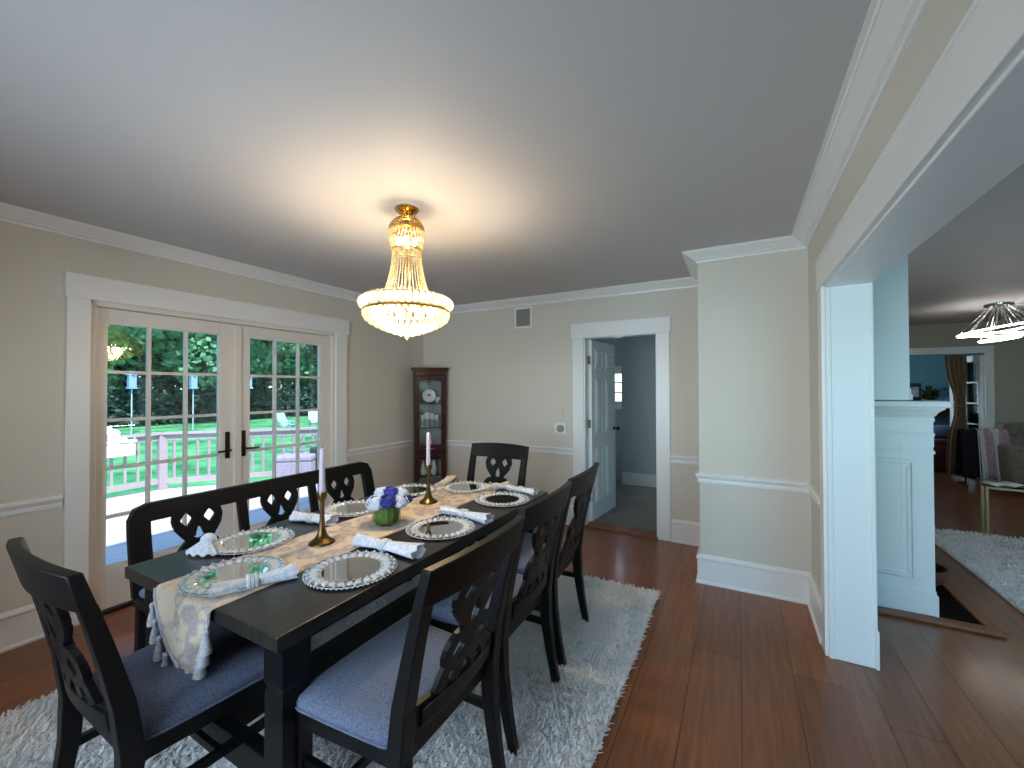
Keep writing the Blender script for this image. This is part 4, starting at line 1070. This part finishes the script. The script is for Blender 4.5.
# coats draped over a low stand
o = thing('coat_stand', 'low garment stand hung with black, pink and white coats', 'coat rack', (3.22, 8.88, 0)); o.scale = (.66, .8, .97)
b = MB()
for s in (-1, 1):
    b.tube([(s*.34, -.18, 0), (s*.30, 0, .03), (s*.30, 0, .86)], .012, 8); b.tube([(s*.34, .18, 0), (s*.30, 0, .03)], .012, 8)
b.tube([(-.30, 0, .86), (.30, 0, .86)], .012, 8); b.build('rack', 'darkmetal', o, smooth=True)
def coat(u0, u1, zb, mat, name, ph, bulge=.10):
    b = MB()
    def f(u, v):
        a = (v-.5)*2; x = u0+(u1-u0)*u
        spread = .035+bulge*(abs(a)**.8)+.02*math.sin(u*14+ph)*abs(a)
        z = .885-(.885-zb)*abs(a)**1.3+.012*math.sin(u*9+ph)
        return (x+.03*a*math.sin(ph), math.copysign(spread, a)*(1 if a else 0), z)
    b.grid(f, 16, 21); return b.build(name, mat, o, smooth=True, solid=.012, angle=70)
coat(-.40, -.10, .14, 'coatblack', 'black_coat', .4, .17); coat(-.12, .0, .12, 'coatwhite', 'white_coat', 1.7, .19); coat(-.02, .12, .16, 'coatpink', 'pink_coat', 2.9, .21); coat(.10, .22, .12, 'coatwhite', 'white_coat', 5.0, .17); coat(.20, .36, .18, 'coatpink', 'pink_coat', 4.1, .20)
# curtain and french leaf in far doorway
o = thing('curtain', 'brown tied-back curtain hanging in the far doorway', 'curtain', (3.25, LYB+.2, 0))
b = MB()
def cur(u, v):
    z = .05+1.97*(1-v); t = 1-z/2.02
    tie = math.exp(-((z-1.18)/.42)**2)
    wd = .26*(1-.52*tie); sh = .05*tie
    return (-.11+sh+(u-.5)*wd, .028*math.sin(u*2*PI*4.5)*(1-.3*tie), z)
b.grid(cur, 60, 40); b.build('drape', 'curtain', o, smooth=True, solid=.004, angle=70)
MB().tube([(-.06+.075*math.cos(2*PI*k/20), .05*math.sin(2*PI*k/20), 1.18) for k in range(20)], .012, 6, closed=True).build('tieback', 'curtain', o, smooth=True)
MB().tube([(-1.7, 0, 2.05), (.2, 0, 2.05)], .012, 8).build('curtain_rod', 'darkmetal', o, smooth=True)
d = thing('door_3', 'white glazed french leaf standing open in the far doorway', 'door', (3.40, LYB+.03, 0), math.radians(106), kind='structure')
b = MB().box(0, .08, -.02, .02, .02, 2.0).box(.56, .64, -.02, .02, .02, 2.0).box(.08, .56, -.02, .02, .02, .22).box(.08, .56, -.02, .02, 1.9, 2.0)
lf = b.build('leaf', 'trim', d, bevel=.003)
b = MB().box(.31, .33, -.015, .015, .22, 1.9)
for i in range(1, 5): z = .22+1.68*i/5; b.box(.08, .56, -.015, .015, z-.01, z+.01)
b.build('muntin_grid', 'trim', lf); MB().box(.08, .56, -.003, .003, .22, 1.9).build('glass_pane', 'glass', lf)
# bedroom: bed with folded bedding, plant, lamp
o = thing('bed', 'low bed with maroon blankets and a blue pillow in the far room', 'bed', (3.35, 11.0, 0))
MB().box(-.75, .75, -.95, 1.0, 0, .28).build('bed_base', 'cherry', o, bevel=.01)
MB().box(-.74, .74, -.97, .98, .28, .46).build('blanket', 'red', o, bevel=.04)
MB().box(-.70, .72, -.93, .1, .46, .56).build('folded_blanket', 'red', o, bevel=.04)
MB().ball((-.1, -.62, .68), .3, 16, 10, (1.3, .8, .42)).build('pillow', 'bluefab', o, smooth=True)
o = thing('console_table', 'dark console table against the blue far wall', 'table', (3.7, 12.55, 0))
MB().box(-1.0, .9, -.22, .22, 1.0, 1.05).build('top', 'cherry', o, bevel=.004)
for sx in (-.95, .85):
    for sy in (-.18, .18): MB().box(sx-.03, sx+.03, sy-.03, sy+.03, 0, 1.0).build('leg', 'cherry', o)
MB().box(-.97, .87, -.2, .2, .86, 1.0).build('drawer_case', 'cherry', o)
o = thing('potted_plant', 'dark leafy plant in a pot on the far console table', 'plant', (3.70, 12.5, 1.05))
MB().lathe([(.07, 0), (.10, .12), (.105, .14), (.09, .14), (.08, .1), (.001, .1)], n=18, caps=False).build('pot', 'frameblack', o, smooth=True)
b = MB()
for k in range(46):
    a = random.uniform(0, 2*PI); R_ = random.uniform(.15, .42); H = random.uniform(.08, .38)
    d_ = Vector((math.cos(a), math.sin(a), 0)); s_ = Vector((-math.sin(a), math.cos(a), 0)); w_ = random.uniform(.025, .05)
    pts = [Vector((0, 0, .1))+d_*R_*t+Vector((0, 0, H*math.sin(t*2.2))) for t in (0, .45, .75, 1)]
    ww = [.006, w_, w_*.8, .003]
    b.add([p+s_*q for p, q in zip(pts, ww)]+[p-s_*q for p, q in zip(pts, ww)], [(i, i+1, 5+i, 4+i) for i in range(3)])
b.build('leaves', 'potplant', o, solid=.002)
o = thing('vase', 'small pale vase beside the plant on the far console table', 'vase', (3.98, 12.42, 1.05))
MB().lathe([(.05, 0), (.08, .08), (.07, .18), (.035, .26), (.05, .33), (.04, .33), (.025, .26), (.001, .1)], n=20, caps=False).build('body', 'feeder', o, smooth=True)
# unseen roller blind, added to leave only a low bright strip of window
o = thing('added_roller_blind', 'added cream roller blind leaving a low bright strip of the side window', 'blind', (LX-.03, 3.85, 0))
MB().box(-.004, .004, -.78, .78, .66, 2.13).build('shade', 'blind', o)
MB().tube([(0, -.79, 2.15), (0, .79, 2.15)], .025, 10).build('roller', 'trim', o, smooth=True)
MB().box(-.008, .008, -.78, .78, .64, .665).build('hem_bar', 'trim', o)

# ------------------------------------------------------------------ outdoors
struct(MB().prism([(XL-WT, -3.2), (XL-WT, 9), (-4.2, 9), (-6.0, 6.0), (-8.3, 3.2), (-8.3, -3.2)], lambda u, v: (u, v, -.24), lambda u, v: (u, v, -.12)).build('floor_deck', 'deck'), 'grey board deck outside the french doors', 'deck')
rl = thing('deck_railing', 'pale painted railing with balusters round the deck', 'railing', (-8.2, 3.2, -.12))
V0 = Vector((-8.2, 3.2, -.12))
def loc(x, y, z): return (x-V0.x, y-V0.y, z)
runs = [((-8.2, -3.0), (-8.2, 3.2)), ((-8.2, 3.2), (-5.9, 6.0)), ((-5.9, 6.0), (-4.3, 8.6))]
b = MB(); b2 = MB()
for (p, q) in runs:
    b.bar(loc(p[0], p[1], .90), loc(q[0], q[1], .90), .13, .035)
    b2.bar(loc(p[0], p[1], .83), loc(q[0], q[1], .83), .04, .08); b2.bar(loc(p[0], p[1], .13), loc(q[0], q[1], .13), .04, .08)
b.build('top_rail', 'rail', rl); b2.build('rail', 'rail', rl)
posts = [(-8.2, 3.2), (-8.2, .2), (-8.2, -2.8), (-6.72, 5.0), (-5.9, 6.0), (-4.3, 8.6)]
for (x, y) in posts: MB().box(x-V0.x-.055, x-V0.x+.055, y-V0.y-.055, y-V0.y+.055, 0, .90).build('post', 'rail', rl, bevel=.005)
bal0 = MB().box(-.016, .016, -.016, .016, .12, .85).build('baluster', 'rail', rl); first = True
for (p, q) in runs:
    L_ = math.hypot(q[0]-p[0], q[1]-p[1]); n = int(L_/.155)
    for k in range(1, n):
        x, y = p[0]+(q[0]-p[0])*k/n, p[1]+(q[1]-p[1])*k/n
        if y < -1.2: continue
        if first: o = bal0; first = False
        else: o = bal0.copy(); COL.objects.link(o); o.parent = rl
        o.location = loc(x, y, 0)
struct(MB().grid(lambda u, v: (-62+60*u, -40+110*v, -.75-.25*u*0), 2, 2).build('lawn', 'lawn'), 'sunlit lawn beyond the deck', 'lawn')
struct(MB().box(XL-WT-.02, XL-WT, -3, DL0, -.75, 3.0).box(XL-WT-.02, XL-WT, DL1, 7, -.75, 3.0).box(XL-WT-.02, XL-WT, DL0, DL1, 2.07, 3.0).build('wall_outside', 'siding'), 'pale outside siding of the house', 'wall')
# deck furniture
o = thing('outdoor_ottoman', 'low grey box-shaped deck seat by the railing', 'ottoman', (-6.95, 4.72, -.12), math.radians(-50))
MB().box(-.34, .34, -.3, .3, .04, .36).build('base', 'cushion', o, bevel=.02)
MB().box(-.35, .35, -.31, .31, .36, .46).build('seat_cushion', 'cushion', o, bevel=.03)
for sx in (-.3, .3):
    for sy in (-.26, .26): MB().box(sx-.025, sx+.025, sy-.025, sy+.025, 0, .05).build('leg', 'darkmetal', o)
o = thing('outdoor_armchair', 'deck armchair with pale lilac cushions beside the low grey seat', 'armchair', (-6.75, 5.32, -.12), math.radians(-50))
MB().box(-.34, .34, -.34, .34, .06, .30).build('base', 'darkgreen', o, bevel=.02)
MB().box(-.29, .29, -.33, .25, .30, .42).build('seat_cushion', 'cushion2', o, bevel=.03)
MB().box(-.29, .29, .16, .30, .40, .80).build('back_cushion', 'cushion2', o, bevel=.03)
MB().box(-.36, .36, .28, .36, .06, .76).build('backrest', 'darkgreen', o, bevel=.02)
for s in (-1, 1): MB().box(s*.34-.05, s*.34+.05, -.34, .34, .06, .56).build('arm', 'darkgreen', o, bevel=.02)
o = thing('glare_stand_in', 'white box and balls standing in for a glare spot at the left end of the deck railing', 'glare_stand_in', (-8.2, 2.62, .79))  # made-up white object in place of a glare spot of unknown cause
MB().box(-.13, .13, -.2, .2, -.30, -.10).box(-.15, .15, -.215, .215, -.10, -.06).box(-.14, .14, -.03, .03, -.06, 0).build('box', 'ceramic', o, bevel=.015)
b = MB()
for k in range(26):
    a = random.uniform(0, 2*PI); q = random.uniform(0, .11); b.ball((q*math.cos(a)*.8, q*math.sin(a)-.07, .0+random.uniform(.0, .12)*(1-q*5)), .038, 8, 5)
b.build('glare_balls', 'ceramic', o, smooth=True)  # white clump shaped as the upper blob of the glare
# bird feeders
def feeder(x, y, h, lab):
    o = thing('bird_feeder', lab, 'bird feeder', (x, y, -.75), group='bird feeders on poles across the lawn')
    MB().tube([(0, 0, 0), (0, 0, h)], .03, 8).build('pole', 'lawnchair', o, smooth=True)
    MB().box(-.19, .19, -.19, .19, h, h+.06).box(-.15, .15, -.15, .15, h+.06, h+.72).build('hopper', 'feeder', o, bevel=.02)
    MB().lathe([(.26, h+.72), (.02, h+.86)], n=4).build('feeder_roof', 'feeder', o)
feeder(-27, 9.25, 2.3, 'pale blue bird feeder on a pole seen through the leftmost pane column')
feeder(-27, 11.95, 2.3, 'pale bird feeder on a pole in the third pane column of the left leaf')
feeder(-27, 14.95, 2.3, 'pale bird feeder on a pole at the inner edge of the right leaf')
def lawn_chair(x, y, rz, lab):
    o = thing('lawn_chair', lab, 'lawn chair', (x, y, -.75), rz, group='white folding chairs on the lawn')
    s = 1.0
    b = MB()
    for sx in (-.3, .3): b.bar((sx*s, -.35*s, 0), (sx*s, .3*s, .62*s), .05, .05); b.bar((sx*s, .35*s, 0), (sx*s, -.3*s, .5*s), .05, .05); b.bar((sx*s, -.35*s, .55*s), (sx*s, .2*s, .6*s), .07, .04)
    b.build('frame', 'lawnchair', o)
    b = MB()
    for k in range(5): b.bar((-.28*s, (-.28+.12*k)*s, (.44-.02*k)*s), (.28*s, (-.28+.12*k)*s, (.44-.02*k)*s), .11*s, .02)
    b.build('seat', 'lawnchair', o)
    b = MB()
    for k in range(5): b.bar(((-.26+.13*k)*s, .2*s, .36*s), ((-.26+.13*k)*s, .5*s, 1.05*s), .10*s, .02, up=(0, -1, .4))
    b.build('backrest', 'lawnchair', o)
lawn_chair(-20.5, 13.35, 1.9, 'white folding lawn chair, left of the pair on the grass'); lawn_chair(-20.5, 14.95, 1.1, 'white folding lawn chair, right of the pair on the grass')
o = thing('garden_shed', 'pale blue shed at the tree edge on the left', 'shed', (-37, 11.4, -.75))
MB().box(-1.2, 1.2, -.55, .55, 0, 2.3).build('walls', 'feeder', o); MB().box(-1.4, 1.4, -.75, .75, 2.3, 2.45).build('roof', 'lawnchair', o)
o = thing('garden_shed', 'pale blue shed at the tree edge on the right', 'shed', (-37, 26.5, -.75))
MB().box(-1.2, 1.2, -1.0, 1.0, 0, 2.4).build('walls', 'feeder', o); MB().box(-1.4, 1.4, -1.2, 1.2, 2.4, 2.55).build('roof', 'lawnchair', o)
# trees
def leaves(n, fn, size):
    C = fn(n); n = len(C)
    a = RNG.normal(size=(n, 3)); a /= np.linalg.norm(a, axis=1)[:, None]
    a[:, 2] *= .5
    b_ = RNG.normal(size=(n, 3)); b_ -= a*(np.sum(a*b_, 1)/np.sum(a*a, 1))[:, None]; b_ /= np.linalg.norm(b_, axis=1)[:, None]
    s = size*RNG.uniform(.6, 1.3, n)[:, None]
    V = np.concatenate([C-a*s, C+b_*s*.55, C+a*s, C-b_*s*.55]); k = np.arange(n)
    return V, np.stack([k, k+n, k+2*n, k+3*n], 1)
def crown_pts(H, R, n_cl=26, flat=1.0):
    def fn(n):
        cl = []
        for _ in range(n_cl):
            d_ = RNG.normal(size=3); d_ /= np.linalg.norm(d_); q = RNG.uniform(.45, .95)
            cl.append((d_[0]*R*q, d_[1]*R*q, H*.55+d_[2]*H*.42*q*flat))
        cl = np.array(cl); idx = RNG.integers(0, n_cl, n)
        d_ = RNG.normal(size=(n, 3)); d_ /= np.linalg.norm(d_, axis=1)[:, None]
        rr_ = R*.42*RNG.uniform(.5, 1.0, n)[:, None]**.5
        return cl[idx]+d_*rr_*np.array([1, 1, .75])
    return fn
def tree(H, R, mat, n, size):
    o = bpy.data.objects.new('broadleaf_tree', None); COL.objects.link(o)
    V, F = leaves(n, crown_pts(H, R, 34), size); fast_mesh('crown', V, F, mat, o)
    b = MB().tube([(0, 0, 0), (.1, .05, H*.2), (0, .1, H*.5)], [.32, .24, .12], 8)
    for k in range(5):
        a = 2*PI*k/5; b.tube([(0, 0, H*.25), (R*.3*math.cos(a), R*.3*math.sin(a), H*.42), (R*.6*math.cos(a), R*.6*math.sin(a), H*.6)], [.12, .08, .04], 6)
    b.build('trunk', 'bark', o, smooth=True); return o
protos = [tree(11, 4.2, 'leafA', 26000, .21), tree(12, 4.6, 'leafB', 26000, .21), tree(9, 3.8, 'leafC', 24000, .20)]
used = [False]*3
spots = [(-34, 8.0, 2), (-38, 12.5, 0), (-33, 14.5, 1), (-39, 17.5, 2), (-35, 20, 0), (-34, 25, 1), (-40, 29, 0), (-36, 33, 2), (-44, 22, 1), (-45, 14, 1), (-46, 30, 1), (-38, 38, 0),
         (-36, 3, 1), (-40, -3, 0), (-46, 6, 1), (-38, -9, 2), (-47, 38, 1), (-50, 10, 1), (-52, 18, 0), (-52, 27, 1), (-52, 36, 0), (-44, 45, 1), (-36, 44, 2)]
kinds = ['mid green broadleaf tree', 'dark green broadleaf tree', 'bright green broadleaf tree']
for i, (x, y, k) in enumerate(spots):
    if not used[k]: o = protos[k]; used[k] = True
    else: o = copy_tree(protos[k])
    o.location = (x, y, -.8); o.rotation_euler = (0, 0, i*1.7); s = (.95 if x > -37 else 1.3)+.25*((i*37) % 10)/10; o.scale = (s, s, s*1.25)
    tag(o, kinds[k]+' in the woods behind the lawn', 'tree', 'trees beyond the lawn: '+kinds[k])
# dark undergrowth
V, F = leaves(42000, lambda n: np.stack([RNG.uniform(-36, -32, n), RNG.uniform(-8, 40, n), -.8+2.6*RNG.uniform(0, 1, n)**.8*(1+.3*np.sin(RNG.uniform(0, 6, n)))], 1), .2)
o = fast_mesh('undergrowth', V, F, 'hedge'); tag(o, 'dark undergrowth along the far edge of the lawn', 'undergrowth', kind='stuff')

# ------------------------------------------------------------------ light
wd = bpy.data.worlds.new('sky'); S.world = wd; wd.use_nodes = True; n = wd.node_tree; n.nodes.clear()
o = n.nodes.new('ShaderNodeOutputWorld'); bg = n.nodes.new('ShaderNodeBackground'); sk = n.nodes.new('ShaderNodeTexSky')
sk.sky_type = 'NISHITA'; sk.sun_disc = False; sk.sun_elevation = math.radians(57); sk.sun_rotation = math.radians(100); sk.air_density = 1.2; sk.dust_density = .6
mxs = n.nodes.new('ShaderNodeMix'); mxs.data_type = 'RGBA'; mxs.blend_type = 'MULTIPLY'; mxs.inputs['Factor'].default_value = 1
n.links.new(sk.outputs[0], mxs.inputs['A']); mxs.inputs['B'].default_value = (.72, .95, 1.15, 1)
n.links.new(mxs.outputs['Result'], bg.inputs[0]); bg.inputs[1].default_value = .40; n.links.new(bg.outputs[0], o.inputs[0])
def sun(d_, e, col, ang):
    l = bpy.data.lights.new('sun', 'SUN'); l.energy = e; l.color = col; l.angle = math.radians(ang)
    o = bpy.data.objects.new('sun', l); COL.objects.link(o); o.rotation_euler = Vector(d_).to_track_quat('-Z', 'Y').to_euler()
sun((-.50, .22, -.85), 7.6, (1, .96, .90), .6)
def area(name, loc, rot, sx, sy, rad, col, portal=False):
    l = bpy.data.lights.new(name, 'AREA'); l.shape = 'RECTANGLE'; l.size = sx; l.size_y = sy; l.color = col
    l.energy = rad*PI*sx*sy
    if portal: l.cycles.is_portal = True
    o = bpy.data.objects.new(name, l); COL.objects.link(o); o.location = loc; o.rotation_euler = rot; return o
area('door_portal', (XL-WT-.05, (DL0+DL1)/2, 1.03), (0, -PI/2, 0), 2.0, 1.85, 1, (1, 1, 1), True)
area('window_daylight_or_fill', (-1.40, YF-.13, 1.425), (PI/2, 0, 0), 2.1, 1.35, 11, (.66, .83, 1.0))
area('window_daylight_or_fill', (2.25, LYF-.13, 1.375), (PI/2, 0, 0), 2.7, 1.65, 4.3, (.24, .72, 1.0))
area('window_daylight_or_fill', (LX+.13, 3.85, 1.1), (0, PI/2, 0), 2.0, 1.5, 18, (1, .98, .95))  # lamp of the added low side window
area('window_daylight_or_fill', (-1.75, 6.97, 1.5), (-PI/2, 0, 0), .5, .5, 3, (.7, .85, 1.0))
area('window_daylight_or_fill', (-3.53, 5.7, 1.4), (0, -PI/2, 0), 1.4, 1.6, 1.6, (.74, .87, 1.0))  # added fill lamp for the hall, at the unseen side window
area('window_daylight_or_fill', (.27, 11.1, 1.5), (0, -PI/2, 0), 1.2, 1.6, 9, (.66, .86, 1.0))  # added fill lamp for the bedroom, at the unseen side window
def point(loc_, e, col, r_):
    l = bpy.data.lights.new('lamp_glow', 'POINT'); l.energy = e; l.color = col; l.shadow_soft_size = r_
    o = bpy.data.objects.new('lamp_glow', l); COL.objects.link(o); o.location = loc_
WARM = (1, .76, .50)
point((CX, CY, 1.885), 36, WARM, .09)

# ------------------------------------------------------------------ camera
cam = bpy.data.cameras.new('camera'); co = bpy.data.objects.new('camera', cam); COL.objects.link(co); S.camera = co
f, yaw, pitch, roll = 415.3125, .4994, .0124, -.0030
F_ = Vector((-math.sin(yaw)*math.cos(pitch), math.cos(yaw)*math.cos(pitch), math.sin(pitch))); R_ = Vector((math.cos(yaw), math.sin(yaw), 0)); U_ = R_.cross(F_)
R2 = R_*math.cos(roll)+U_*math.sin(roll); U2 = -R_*math.sin(roll)+U_*math.cos(roll)
mw = Matrix(((R2.x, U2.x, -F_.x, 0), (R2.y, U2.y, -F_.y, 0), (R2.z, U2.z, -F_.z, 1.48), (0, 0, 0, 1)))
co.matrix_world = mw
cam.sensor_width = 36; cam.sensor_fit = 'HORIZONTAL'; cam.lens = 36*f/1024; cam.clip_start = .05; cam.clip_end = 300

S.view_settings.view_transform = 'Standard'; S.view_settings.look = 'None'; S.view_settings.gamma = 1; S.view_settings.exposure = .3
S.view_settings.use_curve_mapping = False
cy_ = S.cycles
cy_.max_bounces = 12; cy_.diffuse_bounces = 9; cy_.glossy_bounces = 4; cy_.transmission_bounces = 4; cy_.transparent_max_bounces = 24
cy_.sample_clamp_indirect = 4.0; cy_.sample_clamp_direct = 0; cy_.caustics_reflective = False; cy_.caustics_refractive = False
cy_.use_denoising = True
